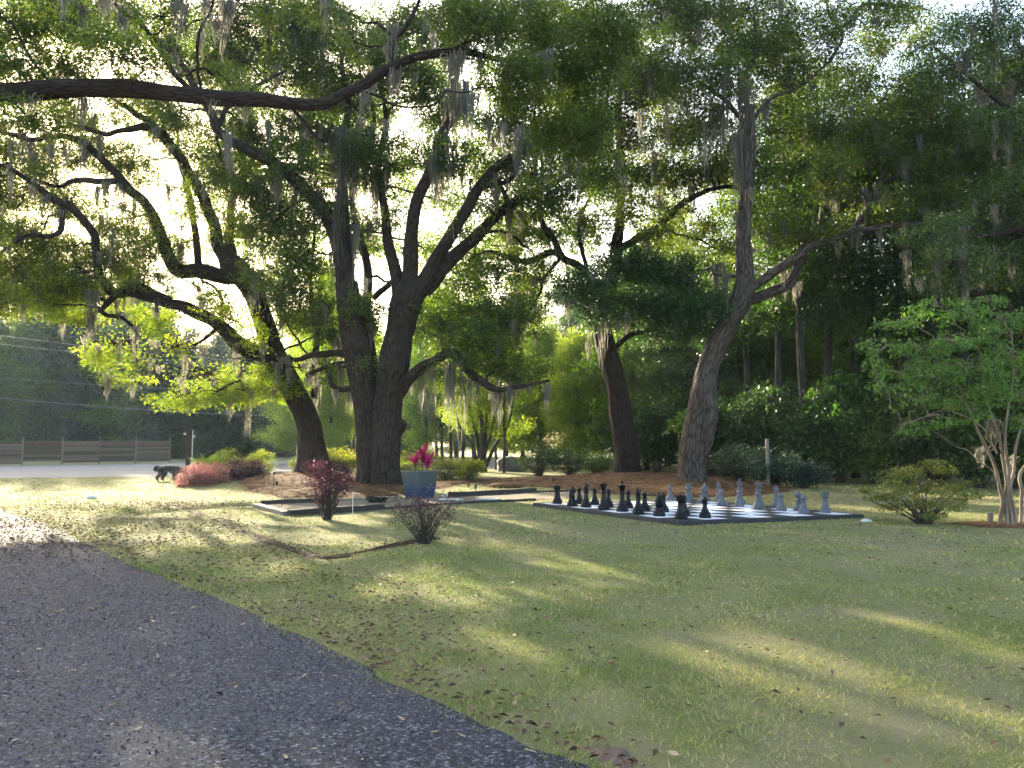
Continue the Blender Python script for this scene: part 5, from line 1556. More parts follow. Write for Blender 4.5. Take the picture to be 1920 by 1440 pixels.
# ------------------------------------------------------------------ timbers round the sand path
def beam(name, label, cat, a, b, w, h, mat, lift=0.0, group=None):
    a, b = np.array(a, float), np.array(b, float)
    L = np.linalg.norm(b[:2] - a[:2])
    c = (a + b) / 2
    za, zb = H(a[0], a[1]), H(b[0], b[1])
    bm = box_bm(L, w, h, 0.012, 1)
    bmesh.ops.subdivide_edges(bm, edges=[e for e in bm.edges if e.calc_length() > L * .8], cuts=6)
    for v in bm.verts:
        v.co += Vector((0, random.gauss(0, .004), random.gauss(0, .005)))
    o = bm_obj(name, bm, mat)
    o.location = (c[0], c[1], (za + zb) / 2 + h / 2 - 0.02 + lift)
    o.rotation_euler = (0, -math.atan2(zb - za, L), math.atan2(b[1] - a[1], b[0] - a[0]))
    setp(o, label, cat, group)
    return o

TG = 'timbers edging the sand path'
beam('landscape_timber', 'short weathered grey timber closing the end of the sand path near the red bush', 'timber', grd(480, 951), grd(539, 966.5), .2, .11, M['timber'], 0, TG)
beam('landscape_timber', 'dark timber along the front of the sand path behind the red bush', 'timber', grd(541, 967.5), grd(719, 955.8), .15, .15, M['timber_dark'], 0, TG)
beam('landscape_timber', 'dark timber along the front of the sand path behind the sparse twiggy bush', 'timber', grd(721, 955.5), grd(866, 946.8), .13, .07, M['timber_dark'], 0, TG)
beam('landscape_timber', 'dark front timber of the sand path ending near the black corner rook', 'timber', grd(872, 946.4), grd(1003, 938.8), .13, .08, M['timber_dark'], 0, TG)
beam('landscape_timber', 'dark timber along the back of the path at its closed end', 'timber', grd(489, 947), grd(598, 942.6), .15, .14, M['timber_dark'], 0, TG)
beam('landscape_timber', 'pale timber along the back of the path before the fused oak', 'timber', grd(602, 942.4), grd(740, 935.8), .14, .1, M['timber'], 0, TG)
beam('landscape_timber', 'long dark timber along the back of the path right of the planter', 'timber', grd(842, 932.4), grd(1004, 924), .15, .17, M['timber_dark'], 0, TG)
beam('landscape_timber', 'dark timber behind the black corner rook, far end of the path', 'timber', grd(1006, 923.8), grd(1128, 921), .14, .08, M['timber_dark'], 0, TG)
beam('landscape_timber', 'thin dark timber on the grass behind the black pawns', 'timber', grd(1130, 921.5), grd(1262, 931), .12, .06, M['timber_dark'], 0, TG)

def pebble(name, label, cat, p, sx, sy, sz, mat, seed=0, group=None, sub=3, rough=.18):
    bm = bmesh.new()
    bmesh.ops.create_icosphere(bm, subdivisions=sub, radius=1)
    co = np.array([v.co for v in bm.verts])
    n = 1 + rough * noise3(co * 1.3 + seed, seed) + rough * .5 * noise3(co * 3.1 + seed, seed + 1)
    for v, k in zip(bm.verts, n):
        v.co = Vector((v.co.x * sx * k, v.co.y * sy * k, v.co.z * sz * k))
    o = bm_obj(name, bm, mat, smooth=True)
    o.location = (p[0], p[1], H(p[0], p[1]) + sz * .35)
    return setp(o, label, cat, group)

pebble('boulder', 'large rounded grey boulder behind the slender trunks', 'boulder', (atx(958, 42), 42), .85, .6, .62, M['stone'], 5)
pebble('flat_stone', 'flat pale stone beside the planter at the edge of the sand path', 'stone', grd(835, 931), .16, .1, .05, M['stone_white'], 3)
pebble('stone', 'small white stone on the lawn near the board corner by the azalea', 'stone', grd(1625, 977), .11, .08, .05, M['stone_white'], 8)
pebble('sand_heap', 'little brown heap of soil behind the long dark path timber', 'heap', grd(945, 915), .55, .4, .14, M['mulch'], 4)
for (px, py, lab) in ((150, 935, 'pale stone lying in the sunny leaf-strewn grass near the drive'),):
    pebble('stone', lab, 'stone', grd(px + 22, py), .13, .09, .07, M['stone_white'], 9)
# white flagstones lying in the path
for (a, b_, lab) in (((845, 939), (900, 941), 'pale flagstone in the sand path beside the planter'), ((915, 938), (960, 940), 'pale flagstone in the sand path right of the planter')):
    pa = grd(*a)
    o = bm_obj('flagstone', box_bm(.62, .36, .05, .012, 2), M['stone_white'])
    o.location = (pa[0], pa[1], .03)
    o.rotation_euler = (0, .01, -.25)
    setp(o, lab, 'flagstone')

# crumpled black hose coil on the path
p = grd(706, 944)
b = Buf()
for k in range(4):
    a = np.linspace(0, 6.5, 26)
    rr = .2 + .03 * k
    P = np.stack([p[0] + rr * np.cos(a + k), p[1] + rr * .8 * np.sin(a + k), .05 + .03 * k + .02 * np.sin(3 * a + k)], 1)
    V, F4, F3, co = tube(P, np.full(26, .022), 8)
    b.add(V, F4, F3, co)
o = b.out('hose_coil', M['black_plastic'], None, True)
setp(o, 'coil of black hose lying on the sand path before the fused oak', 'hose')

# ------------------------------------------------------------------ planter with magenta plants
def glaze_mat():
    m, nt, out = new_mat('blue_glaze')
    tc = N(nt, 'ShaderNodeTexCoord')
    sx = N(nt, 'ShaderNodeSeparateXYZ', {0: tc.outputs['Object']})
    n = noise_tex(nt, tc.outputs['Object'], 9, 4, .6)
    z = N(nt, 'ShaderNodeMath', {0: sx.outputs[2], 1: 1.25}, operation='MULTIPLY')
    f = N(nt, 'ShaderNodeMath', {0: z.outputs[0], 1: n}, operation='ADD')
    c = ramp(nt, f.outputs[0], [(.5, (.012, .028, .085)), (.9, (.026, .055, .105)), (1.3, (.060, .080, .080))])
    p = N(nt, 'ShaderNodeBsdfPrincipled', {'Base Color': c, 'Roughness': .4, 'Specular IOR Level': .4, 'Coat Weight': .1})
    nt.links.new(p.outputs[0], out.inputs[0])
    return m

M['glaze'] = glaze_mat()
pp = grd(787, 934)
planter = thing('planter', 'square blue glazed planter with a woven pattern holding magenta plants, before the fused oak', 'planter', (pp[0], pp[1], H(pp[0], pp[1])), None, math.radians(52))
hw, ht, hh = .29, .375, .74
bm = bmesh.new()
def sq(r, z):
    return [bm.verts.new((r * sx_, r * sy_, z)) for sx_, sy_ in ((-1, -1), (1, -1), (1, 1), (-1, 1))]
rings = [sq(hw, 0), sq(ht, hh), sq(ht + .018, hh), sq(ht + .018, hh + .035), sq(ht - .03, hh + .035), sq(ht - .04, hh - .06)]
bm.faces.new(rings[0][::-1])
for a, b_ in zip(rings[:-1], rings[1:]):
    for k in range(4):
        bm.faces.new((a[k], a[(k + 1) % 4], b_[(k + 1) % 4], b_[k]))
bmesh.ops.bevel(bm, geom=[e for e in bm.edges if abs(e.verts[0].co.z - e.verts[1].co.z) > .3], offset=.015, segments=3, affect='EDGES')
bm_obj('pot', bm, M['glaze'], planter)
bm = bmesh.new()
for side in range(4):
    R_ = Matrix.Rotation(side * math.pi / 2, 4, 'Z')
    for r in range(10):
        for c in range(9):
            zc = .045 + r * .071
            rr = hw + (ht - hw) * zc / hh
            xc = (c - 4 + (.5 if r % 2 else 0)) * rr * 2 / 9.6
            if abs(xc) > rr - .03:
                continue
            s_ = .036
            q = [(xc - s_, -rr - .001, zc), (xc, -rr + .0005, zc - s_), (xc + s_, -rr - .001, zc), (xc, -rr - .003, zc + s_), (xc, -rr - .022, zc + .006)]
            vv = [bm.verts.new(R_ @ Vector(t)) for t in q]
            for k in range(4):
                bm.faces.new((vv[k], vv[(k + 1) % 4], vv[4]))
bm_obj('woven_relief', bm, M['glaze'], planter, kind='stuff')
bm = bmesh.new()
bmesh.ops.create_grid(bm, x_segments=10, y_segments=10, size=ht - .035)
for v in bm.verts:
    v.co.z = hh - .02 + random.gauss(0, .008)
bm_obj('soil', bm, M['soil'], planter)

def strap_leaf(name, base, az, L, w, up, droop, mat, parent, var=.5):
    """one long curved leaf with a keel"""
    K = 9
    t = np.linspace(0, 1, K)
    el = up - droop * t
    d = np.stack([np.cos(el) * math.cos(az), np.cos(el) * math.sin(az), np.sin(el)], 1)
    P = np.array(base) + np.concatenate([[[0, 0, 0]], np.cumsum(d[:-1] * L / (K - 1), axis=0)])
    ww = w * np.sin(np.pi * np.clip(t * .88 + .12, 0, 1)) ** .8
    sd = np.array([-math.sin(az), math.cos(az), 0])
    nrm = np.cross(d, sd)
    V = np.stack([P - sd * ww[:, None] / 2 - nrm * .0 * ww[:, None], P + nrm * .18 * ww[:, None], P + sd * ww[:, None] / 2], 1).reshape(-1, 3)
    F = grid_faces(3, K)
    return mesh_obj(name, V, mat, parent, F4=F, attrs={'var': ('FACE', np.full(len(F), var))}, smooth=True, local=True)

for dx, dy, h_, az0, lab, nl in ((-.14, .10, .46, 0.4, 'magenta leaved plant in the blue planter, nearest the fused oak', 11), (.06, .05, .62, 1.7, 'tallest magenta leaved plant in the middle of the blue planter', 13), (.22, -.16, .34, 2.9, 'low magenta leaved plant leaning out of the blue planter, away from the oaks', 11)):
    t = thing('magenta_plant', lab, 'plant', (pp[0] + dx, pp[1] + dy, H(pp[0], pp[1]) + hh - .03), 'magenta plants in the planter')
    V, F4, F3, co = tube(np.array([(0, 0, 0), (.01 * dx, 0, h_ * .4), (dx * .25, 0, h_ * .8)]), np.array([.012, .012, .010]), 7)
    mesh_obj('stem', V, M['twig'], t, F4, F3, {'barkco': ('POINT', co)}, True, local=True)
    for k in range(nl):
        f = k / (nl - 1)
        top = f > .25
        strap_leaf('leaf', (dx * .25 * f, 0, h_ * (.30 + .5 * f)), az0 + k * 2.4, random.uniform(.36, .48) if top else .5, .125 if top else .06, random.uniform(.75, 1.35) if top else .5, random.uniform(.5, 1.2) if top else 1.3, M['magenta'] if top else M['darkleaf'], t, random.random())

# ------------------------------------------------------------------ shrubs in the garden
p = grd(614, 975)
rb = shrub('red_leaf_bush', 'upright purple-red bush on a clump of bare stems in front of the sand path', 'bush', p[0], p[1], 1.05, .8, 1.30, M['red'], .042, 120, 46, .13, 12, base=.42, stem_r=.014, sparse=1)
p = grd(797, 1020)
tb_ = shrub('twiggy_bush', 'sparse twiggy purple bush on the lawn in front of the blue planter', 'bush', p[0], p[1], 1.15, .9, .98, M['dusk'], .040, 95, 17, .11, 30, base=.22, stem_r=.011, hollow=.2)
for k, (px, w, dd_, h, y0, mt, lab) in enumerate(((366, 1.3, 1.1, .95, 27.4, 'red_sunlit', 'sunlit pinkish red shrub at the end of the bed beside the dog'), (404, 1.3, 1.1, .92, 28.3, 'red_sunlit', 'pinkish red shrub in the middle of the bed below the fan palm'), (446, 1.3, 1.1, .95, 29.2, 'red', 'darker red shrub of the bed between the pink and the lime ones'), (478, 1.0, 1.0, .85, 29.8, 'red', 'small dark red shrub at the bed end nearest the path light'))):
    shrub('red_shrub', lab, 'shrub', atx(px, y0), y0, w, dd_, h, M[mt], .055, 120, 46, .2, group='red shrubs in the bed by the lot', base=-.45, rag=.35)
for k, (px, w, h, y0, lab) in enumerate(((430, 1.2, 1.25, 30.6, 'lime green shrub behind the red ones, nearest the fan palm'), (482, 1.3, 1.25, 31.4, 'lime green shrub behind the red ones, nearest the path light'))):
    shrub('lime_shrub', lab, 'shrub', atx(px, y0), y0, w, 1.1, h, M['lime'], .07, 90, 40, .22, group='lime shrubs behind the red ones', base=-.2, rag=.3)
shrub('lime_hedge', 'bright lime green hedge glowing between the leaning oak and the fused oak', 'hedge', atx(638, 34), 34, 2.6, 1.3, 1.35, M['lime'], .075, 190, 46, .24)
shrub('lime_hedge', 'bright lime green hedge just right of the fused oak, behind the planter', 'hedge', atx(790, 34), 34, 2.6, 1.3, 1.30, M['lime'], .075, 150, 46, .24)
shrub('cream_leaf_shrub', 'pale green dotted shrub between the planter and the fused oak', 'shrub', atx(760, 30.5), 30.5, 1.6, 1.1, .85, M['azalea'], .07, 90, 40, .2)
shrub('cream_leaf_shrub', 'pale green dotted shrub just behind the magenta plants', 'shrub', atx(835, 31.5), 31.5, 1.6, 1.1, .95, M['azalea'], .07, 90, 40, .2)
shrub('lime_shrub', 'loose yellow-green shrub at the end of the bed right of the planter', 'shrub', atx(880, 31), 31, 1.25, 1.0, 1.0, M['lime'], .09, 90, 40, .22)
shrub('green_shrub', 'small green shrub at the foot of the leaning oak', 'shrub', atx(560, 31.5), 31.5, .7, .6, .7, M['azalea'], .06, 40, 40, .16)
p = grd(1735, 981)
shrub('azalea_bush', 'broad loose azalea bush with yellow-green tips beside the crape myrtle', 'bush', p[0], p[1], 1.95, 1.5, 1.4, M['azalea'], .058, 120, 44, .15, 10, base=.10, topbias=.3, stem_r=.012, rag=.42, hollow=.35, flat=.45)
az = bpy.data.objects['azalea_bush']
q = rnd_dir(3)
C = np.stack([p[0] + q[:, 0] * .8, p[1] - np.abs(q[:, 1]) * .7, .55 + q[:, 2] * .3], 1)
C = np.repeat(C, 5, 0)
V, Fc = leaf_tris(C, rnd_dir(15), rnd_dir(15), np.full(15, .04), np.full(15, .03))
mesh_obj('blossom', V, M['pink'], az, F3=Fc, attrs={'var': ('FACE', RS.rand(30))}, kind='stuff')

# fan palm in the red bed
fp = thing('fan_palm', 'small fan palm with pleated leaves rising behind the red shrubs', 'palm', (atx(402, 31.2), 31.2, H(atx(402, 31.2), 31.2)))
for k in range(13):
    az_, el_, ln = k * 2.4 + .4, random.uniform(.45, 1.35), random.uniform(.75, 1.15)
    d = np.array([math.cos(az_) * math.cos(el_), math.sin(az_) * math.cos(el_), math.sin(el_)])
    c = d * ln
    V, F4, F3, co = tube(np.array([(0, 0, 0.02), tuple(c * .5 + np.array([0, 0, .03])), tuple(c)]), np.array([.012, .010, .008]), 5)
    fr = mesh_obj('frond', V, M['palm'], fp, F4, F3, {'barkco': ('POINT', co)}, True, local=True)
    s1 = unit(np.cross(d, [0, 0, 1.0]))
    n1 = np.cross(s1, d)
    Vs_, Fs_ = [], []
    for q_ in range(17):
        a = (q_ - 8) / 8 * 1.75
        dd_ = d * math.cos(a) + s1 * math.sin(a)
        e = c + dd_ * .48 * (1 - .18 * abs(a) / 1.75) - np.array([0, 0, .05 + .05 * random.random()])
        m_ = c + dd_ * .26
        sd = np.cross(dd_, n1) * .021
        i0 = len(Vs_)
        Vs_ += [c, m_ + sd, m_ - sd, e, m_ + n1 * .014]
        Fs_ += [(i0, i0 + 1, i0 + 4), (i0, i0 + 4, i0 + 2), (i0 + 1, i0 + 3, i0 + 4), (i0 + 4, i0 + 3, i0 + 2)]
    mesh_obj('fan_leaf', np.array(Vs_), M['palm'], fr, F3=np.array(Fs_), attrs={'var': ('FACE', RS.rand(len(Fs_)))}, local=True)
# pale sheet behind the post
pebble('white_sheet', 'crumpled pale plastic sheet behind the bed, beside the dark post', 'sheet', (atx(372, 33), 33), .35, .3, .55, M['stone_white'], 12, None, 3, .35)

# ------------------------------------------------------------------ crape myrtle at the right
mx, my = grd(1890, 981)[:2]
my_t = Tree('crape_myrtle', 'crape myrtle with several smooth tan trunks and layered light green leaves', 'tree', (mx, my, H(mx, my)), M['bark_myrtle'], M['myrtle'])
ST = [
    [(1876, 982, 15.1, 8.7), (1876, 930, 15.05, 8.2), (1868, 880, 15, 6.8), (1842, 820, 14.9, 5.3), (1820, 770, 14.8, 3.9), (1790, 710, 14.6, 2.9), (1760, 660, 14.4, 2.0)],
    [(1888, 983, 15.0, 7.7), (1888, 930, 15, 6.8), (1880, 870, 14.9, 5.3), (1872, 820, 14.8, 4.8), (1850, 740, 14.6, 3.4), (1840, 660, 14.5, 2.0)],
    [(1897, 983, 15.0, 8.7), (1892, 920, 15, 7.3), (1886, 850, 15, 5.8), (1886, 790, 15, 4.4), (1900, 700, 15, 3.4), (1895, 620, 15, 2.0)],
    [(1905, 982, 15.1, 7.3), (1896, 915, 15.2, 6.3), (1905, 860, 15.3, 5.3), (1915, 800, 15.4, 4.4), (1940, 720, 15.5, 2.9), (1950, 640, 15.5, 2.0)],
    [(1914, 980, 15.3, 6.3), (1916, 930, 15.4, 6.3), (1910, 895, 15.5, 6.8), (1930, 860, 15.6, 5.3), (1965, 800, 15.7, 3.9), (1990, 720, 15.8, 2.4)],
    [(1872, 905, 15, 3.9), (1855, 880, 14.9, 3.4), (1820, 850, 14.7, 2.4), (1790, 835, 14.5, 1.7), (1760, 812, 14.4, 1.2)],
    [(1870, 850, 14.95, 3.9), (1840, 800, 14.8, 2.9), (1780, 770, 14.5, 2.2), (1730, 785, 14.2, 1.5), (1690, 800, 14.0, 0.9)],
]
for i, l in enumerate(ST):
    my_t.stem('stem' if i < 5 else 'branch', l, 12, 7, 0.004, None, 200 + i, .2, .03)
myb = []
for (px, py, rx, ry, dp) in ((1700, 600, 60, 18, 14.6), (1760, 575, 60, 20, 15), (1820, 590, 55, 22, 15.4), (1660, 650, 50, 16, 14.2), (1720, 655, 70, 22, 14.6), (1790, 640, 60, 24, 14.3), (1850, 630, 60, 24, 14.9), (1900, 600, 50, 24, 15.5), (1690, 700, 55, 18, 14.3), (1750, 700, 60, 24, 14.8), (1820, 690, 70, 26, 14.2), (1890, 670, 60, 28, 14.7), (1740, 740, 50, 18, 14.2), (1800, 745, 50, 20, 14.9), (1860, 730, 60, 24, 14.3), (1915, 740, 50, 24, 15), (1690, 805, 26, 9, 14.0), (1740, 790, 40, 9, 14.2), (1660, 720, 30, 10, 14), (1780, 790, 30, 10, 14.4), (1950, 680, 60, 40, 15.3), (1920, 790, 30, 14, 14.8), (1640, 680, 24, 9, 14.1), (1830, 770, 30, 14, 14.4), (1980, 620, 60, 40, 15.5), (1850, 565, 40, 16, 15.6)):
    k = dp / F_PX
    myb.append((at(px, py, dp), (rx * k, .42, ry * k * 1.05), 1.0))
my_t.crown(myb, 44, 22, .072, .18, flat=.38, cull=False, ratio=.5, droop=.6, bough=.45, fine=False)
my_t.moss(PM([(1885, 790, 12, 60, 60, 14.9), (1900, 810, 8, 60, 40, 15), (1872, 830, 10, 45, 30, 14.9), (1915, 850, 10, 40, 20, 15.3)], 15), along=0, mult=1)
o = bm_obj('stump', box_bm(.09, .08, .22, .01, 1), M['timber'])
p = grd(1857, 980)
o.location = (p[0], p[1], .09)
o.rotation_euler = (.05, .06, .5)
setp(o, 'short weathered stake in the ground beside the crape myrtle', 'stake')

# ------------------------------------------------------------------ fence beyond the lot
fa, fb = np.array([-45.5, 41.4]), np.array([-25.6, 57.7])
fl = np.linalg.norm(fb - fa)
fdir = (fb - fa) / fl
fence = thing('board_fence', 'long low fence of weathered horizontal boards at the far edge of the gravel lot', 'fence', (fa[0], fa[1], 0), None, math.atan2(fdir[1], fdir[0]))
secs = np.linspace(0, fl, 12)
plank0, post0 = None, None
for s in range(11):
    L = secs[s + 1] - secs[s]
    drop = random.gauss(0, .02)
    for r in range(11):
        if s == 7 and r == 0:
            continue
        if plank0 is None:
            plank0 = bm_obj('plank', box_bm(L - .012, .024, .128, .003), M['fence'], fence)
            o = plank0
        else:
            o = plank0.copy()
            COL.objects.link(o)
            o.parent = fence
        o.location = (secs[s] + L / 2, random.gauss(0, .006), .2 + r * .134 + drop)
        o.rotation_euler = (random.gauss(0, .02), random.gauss(0, .0012), random.gauss(0, .0012))
for s in range(12):
    if post0 is None:
        post0 = bm_obj('post', box_bm(.09, .09, 1.95, .006), M['fence_post'], fence)
        o = post0
    else:
        o = post0.copy()
        COL.objects.link(o)
        o.parent = fence
    o.location = (secs[s], -.07 if s % 3 else .07, .93)
o = bm_obj('gate_post', box_bm(.24, .1, 1.7, .01), M['dark_metal'], fence, label='broad dark steel post')
o.location = (secs[7] - 1.6, -.12, .84)

# dark post with conduit near the dog
pz = 36.0
px_ = atx(357, pz)
post = thing('dark_post', 'dark square post with a pale conduit and lamp brackets beyond the dog', 'post', (px_, pz, H(px_, pz)))
o = bm_obj('timber_post', box_bm(.24, .24, 2.15, .012), M['post_wood'], post)
o.location = (0, 0, 1.05)
o = bm_obj('conduit', box_bm(.05, .05, 2.1, .012), M['white_paint'], post)
o.location = (.16, -.05, 1.07)
for sx_ in (-1, 1):
    bm = lathe([(0, 0), (.05, 0), (.06, .02), (.04, .1), (.02, .13), (0, .13)], 14)
    bmesh.ops.rotate(bm, verts=bm.verts, cent=(0, 0, 0), matrix=Matrix.Rotation(sx_ * 1.3, 3, 'Y'))
    o = bm_obj('lamp_head', bm, M['white_paint'], post, smooth=True)
    o.location = (sx_ * .12 + (.08 if sx_ > 0 else 0), -.12, 1.93 - (.12 if sx_ > 0 else 0))
# path light and spotlight
def path_light(p, h, lab):
    t = thing('path_light', lab, 'garden light', (p[0], p[1], H(p[0], p[1])), None)
    lathe_part('stem', [(0, -.05), (.014, -.05), (.012, h * .9), (0, h * .9)], M['dark_metal'], t)
    lathe_part('cap', [(0, h * .86), (.03, h * .86), (.03, h * .9), (.085, h * .91), (.06, h * .96), (.02, h), (0, h)], M['dark_metal'], t)
    return t
path_light(grd(513, 917), .52, 'thin black mushroom path light at the edge of the mulch bed')
def spot(p, lab, h=.17):
    t = thing('spotlight', lab, 'garden light', (p[0], p[1], H(p[0], p[1])), 'small spotlights staked in the ground')
    lathe_part('stake', [(0, -.05), (.012, -.05), (.012, h * .5), (0, h * .5)], M['dark_metal'], t)
    o = lathe_part('can', [(0, 0), (.035, 0), (.04, h * .6), (.03, h * .6), (.028, h * .5), (0, h * .5)], M['dark_metal'], t)
    o.location = (0, 0, h * .45)
    o.rotation_euler = (.4, .25, 0)
spot(grd(519, 917), 'stubby black spotlight right beside the path light')
spot(grd(878, 916), 'tiny spotlight in the mulch right of the planter, the one nearer the shrub')
spot(grd(891, 921), 'tiny spotlight on the grass behind the long dark path timber', .2)
spot(grd(1037, 912), 'tiny spotlight in the mulch behind the black knight', .22)
# thin white stake
p = grd(661, 966)
o = bm_obj('white_stake', box_bm(.014, .014, .52, .002), M['white_paint'])
o.location = (p[0], p[1], .24)
o.rotation_euler = (.02, -.01, 0)
setp(o, 'thin pale stake in the lawn beside the upright red bush', 'stake')
# pale posts in the wood
for px, d, z0, z1, w, lab in ((1437, 27.0, 0, 1.72, .10, 'pale square wooden post among the bluish shrubs'),):
    o = bm_obj('wood_post', box_bm(w, w, z1, .008), M['timber'])
    o.location = (atx(px, d), d, z1 / 2 - .02)
    setp(o, lab, 'post')

# ------------------------------------------------------------------ utility pole and wires
upx = atx(660, 62)
pole = thing('utility_pole', 'thin pale utility pole beyond the lime hedge, carrying the wires', 'utility pole', (upx, 62, 0))
lathe_part('shaft', [(0, -.2), (.13, -.2), (.09, 7.6), (0, 7.6)], M['fence_post'], pole)
o = bm_obj('crossarm', box_bm(1.4, .1, .12, .01), M['fence_post'], pole)
o.location = (0, 0, 4.9)
for zz_, l0, lab in ((3.55, (0, 740), 'lowest and thickest wire running to the utility pole'), (5.6, (0, 705), 'second wire up running to the utility pole'), (7.35, (0, 636), 'upper wire running to the utility pole'), (7.55, (0, 617), 'topmost thin wire running to the utility pole')):
    a = np.array(at(-160, l0[1] - 10, 44.5))
    b_ = np.array([upx, 62, zz_])
    t = np.linspace(0, 1, 40)[:, None]
    P = a * (1 - t) + b_ * t
    P[:, 2] -= 1.1 * (4 * t * (1 - t))[:, 0] * .35
    V, F4, F3, co = tube(P, np.full(40, .022 if zz_ < 4 else .014), 6)
    o = mesh_obj('utility_wire', V, M['wire'], None, F4, F3, {'barkco': ('POINT', co)}, True)
    setp(o, lab, 'wire', 'wires running to the utility pole')

# ------------------------------------------------------------------ dog with its nose in the red shrub
def fur_mat():
    m, nt, out = new_mat('dog_fur')
    tc = N(nt, 'ShaderNodeTexCoord')
    s = N(nt, 'ShaderNodeSeparateXYZ', {0: tc.outputs['Object']})
    n = noise_tex(nt, tc.outputs['Object'], 6, 4, .6)
    f = N(nt, 'ShaderNodeMath', {0: s.outputs[2], 1: n}, operation='ADD')
    c = ramp(nt, f.outputs[0], [(.55, (.16, .125, .09)), (.85, (.055, .043, .034)), (1.0, (.020, .017, .016))])
    n2 = noise_tex(nt, tc.outputs['Object'], 60, 4, .7)
    b = N(nt, 'ShaderNodeBump', {'Strength': .8, 'Distance': .02, 'Height': n2})
    p = N(nt, 'ShaderNodeBsdfPrincipled', {'Base Color': c, 'Roughness': .9, 'Sheen Weight': .4, 'Normal': b.outputs[0]})
    nt.links.new(p.outputs[0], out.inputs[0])
    return m

M['fur'] = fur_mat()
dx_, dy_ = atx(322, 31.2), 31.2
dog = thing('dog', 'dark shaggy dog with pale hind legs and curled tail, nose in the red shrub', 'dog', (dx_, dy_, H(dx_, dy_)))
J = {  # x forward, y to its left, z up ; radius
    'pelvis': ((-.30, 0, .52), .135), 'loin': ((-.12, 0, .545), .135), 'chest': ((.12, 0, .52), .165), 'shoulder': ((.26, 0, .53), .15), 'neck': ((.38, 0, .52), .095), 'poll': ((.48, 0, .47), .092), 'brow': ((.555, 0, .43), .075), 'muzzle': ((.64, 0, .385), .043), 'nose': ((.70, 0, .36), .028),
    'tail0': ((-.42, 0, .58), .05), 'tail1': ((-.50, .01, .60), .055), 'tail2': ((-.57, .02, .575), .062), 'tail3': ((-.585, .03, .50), .058), 'tail4': ((-.54, .03, .46), .035),
}
E_ = [('pelvis', 'loin'), ('loin', 'chest'), ('chest', 'shoulder'), ('shoulder', 'neck'), ('neck', 'poll'), ('poll', 'brow'), ('brow', 'muzzle'), ('muzzle', 'nose'), ('pelvis', 'tail0'), ('tail0', 'tail1'), ('tail1', 'tail2'), ('tail2', 'tail3'), ('tail3', 'tail4')]
for sd, st in ((1, .07), (-1, -.05)):
    k = 'a' if sd > 0 else 'b'
    J.update({'hip' + k: ((-.33, .085 * sd, .45), .105), 'knee' + k: ((-.24 + st, .10 * sd, .33), .075), 'hock' + k: ((-.40 + st, .10 * sd, .19), .038), 'hpast' + k: ((-.385 + st, .10 * sd, .06), .032), 'htoe' + k: ((-.33 + st, .10 * sd, .028), .034)})
    E_ += [('pelvis', 'hip' + k), ('hip' + k, 'knee' + k), ('knee' + k, 'hock' + k), ('hock' + k, 'hpast' + k), ('hpast' + k, 'htoe' + k)]
    J.update({'sh' + k: ((.24, .09 * sd, .42), .085), 'elb' + k: ((.20 - st, .095 * sd, .32), .055), 'wri' + k: ((.23 - st, .095 * sd, .16), .036), 'fpast' + k: ((.23 - st, .095 * sd, .06), .031), 'ftoe' + k: ((.28 - st, .095 * sd, .028), .034)})
    E_ += [('shoulder', 'sh' + k), ('sh' + k, 'elb' + k), ('elb' + k, 'wri' + k), ('wri' + k, 'fpast' + k), ('fpast' + k, 'ftoe' + k)]
    J.update({'ear' + k: ((.46, .075 * sd, .50), .035), 'eart' + k: ((.48, .105 * sd, .42), .022)})
    E_ += [('poll', 'ear' + k), ('ear' + k, 'eart' + k)]
names = list(J)
me = bpy.data.meshes.new('body')
me.from_pydata([J[n_][0] for n_ in names], [(names.index(a), names.index(b_)) for a, b_ in E_], [])
body = bpy.data.objects.new('body', me)
COL.objects.link(body)
body.parent = dog
sk = body.modifiers.new('skin', 'SKIN')
for n_, sv in zip(names, me.skin_vertices[0].data):
    sv.radius = (J[n_][1], J[n_][1])
    sv.use_root = n_ == 'pelvis'
ss = body.modifiers.new('smooth', 'SUBSURF')
ss.levels = ss.render_levels = 2
me.materials.append(M['fur'])
dg_ = bpy.context.evaluated_depsgraph_get()
ev = body.evaluated_get(dg_)
me2 = bpy.data.meshes.new_from_object(ev)
body.modifiers.clear()
body.data = me2
for p_ in me2.polygons:
    p_.use_smooth = True
if not me2.materials:
    me2.materials.append(M['fur'])
# shaggy coat: short tufts over the back, tail and legs
co = np.array([v_.co for v_ in me2.vertices])
no = np.array([v_.normal for v_ in me2.vertices])
rep = 3
C = np.repeat(co, rep, 0) + RS.normal(0, .01, (len(co) * rep, 3))
Nn = np.repeat(no, rep, 0)
D = unit(Nn * .5 + np.array([-.5, 0, -.6]) + RS.normal(0, .3, C.shape))
k = C[:, 2] > .1
V, Fc = leaf_tris(C[k], D[k], Nn[k], .05 * RS.uniform(.6, 1.4, k.sum()), np.full(k.sum(), .016))
mesh_obj('coat', V, M['fur'], body, F3=Fc, local=True, kind='stuff')
for sd in (1, -1):
    bm = bmesh.new()
    bmesh.ops.create_uvsphere(bm, u_segments=10, v_segments=8, radius=.014)
    o = bm_obj('eye', bm, M['black_plastic'], body, smooth=True)
    o.location = (.585, .052 * sd, .455)
bm = bmesh.new()
bmesh.ops.create_uvsphere(bm, u_segments=12, v_segments=8, radius=.026)
o = bm_obj('nose', bm, M['black_plastic'], body, smooth=True)
o.location = (.722, 0, .358)

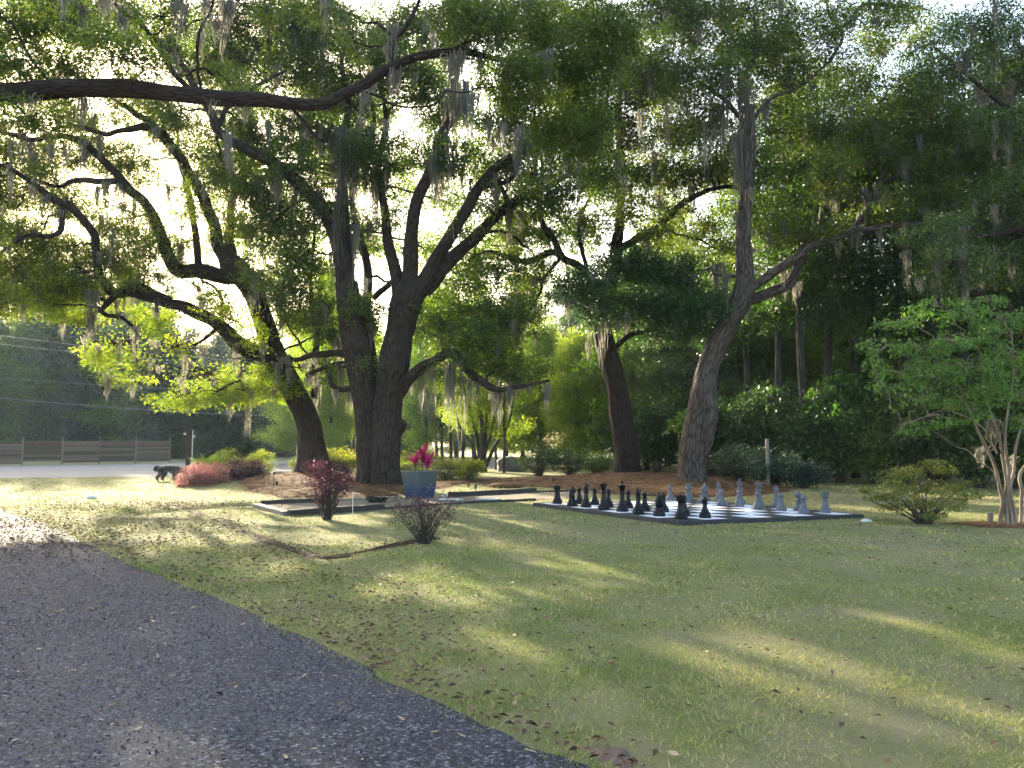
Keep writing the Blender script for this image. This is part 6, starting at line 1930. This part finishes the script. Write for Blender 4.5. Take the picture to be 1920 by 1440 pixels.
# ------------------------------------------------------------------ single fallen leaves one can pick out
lf = []
vv_ = [(-.5, 0, 0), (-.25, .17, .03), (.1, .22, .05), (.36, .13, .03), (.5, 0, .0), (.36, -.13, .05), (.1, -.22, .02), (-.25, -.17, .05), (0, 0, -.02)]
for nm, col in (('tan', (.30, .215, .125)), ('brown', (.14, .07, .035)), ('dark', (.05, .028, .02))):
    me = bpy.data.meshes.new('fallen_leaf')
    me.from_pydata(vv_, [], [(8, k, (k + 1) % 8) for k in range(8)])
    me.materials.append(plain_mat(nm + '_dead_leaf', col, .6, .3, .3, 6, .1))
    lf.append((nm, me))
n = 0
tries = 0
while n < 190 and tries < 6000:
    tries += 1
    y = math.sqrt(random.uniform(3.8 ** 2, 10.5 ** 2))
    x = random.uniform(-1, 1) * y * .68
    ind = bool(inpoly(np.array([x]), np.array([y]), DRIVE)[0])
    if not ind and random.random() < .6:
        continue
    c = 0 if ind and random.random() < .8 else random.choice((0, 1, 1, 2))
    nm, me = lf[c]
    o = bpy.data.objects.new('fallen_leaf', me)
    COL.objects.link(o)
    s = random.uniform(.035, .075) * (1.35 if (not ind and random.random() < .15) else 1)
    o.scale = (s, s * random.uniform(.7, 1.1), s * random.uniform(.6, 2.2))
    o.location = (x, y, H(x, y) + (.014 if ind else .03))
    o.rotation_euler = (random.gauss(0, .25), random.gauss(0, .25), random.uniform(0, 6.28))
    where = 'dark gravel drive' if ind else 'lawn'
    setp(o, {'tan': 'small pale tan', 'brown': 'curled reddish brown', 'dark': 'small dark brown'}[nm] + ' dead leaf lying on the ' + where, 'leaf', f'single {nm} dead leaves on the {where}')
    n += 1

# ------------------------------------------------------------------ the hazy evening air
m, nt, out = new_mat('hazy_air')
pv = N(nt, 'ShaderNodeVolumePrincipled', {'Color': (0.66, 0.83, 1.0, 1), 'Density': 0.00028, 'Anisotropy': 0.4})
nt.links.new(pv.outputs[0], out.inputs['Volume'])
bm = bmesh.new()
bmesh.ops.create_cube(bm, size=1.0)
hx0, hx1, hy0, hy1, hz0, hz1 = -330, 330, -120, 380, -1.2, 27.0
bmesh.ops.scale(bm, vec=(hx1 - hx0, hy1 - hy0, hz1 - hz0), verts=bm.verts)
bmesh.ops.translate(bm, vec=((hx0 + hx1) / 2, (hy0 + hy1) / 2, (hz0 + hz1) / 2), verts=bm.verts)
setp(bm_obj('haze', bm, m), kind='stuff')
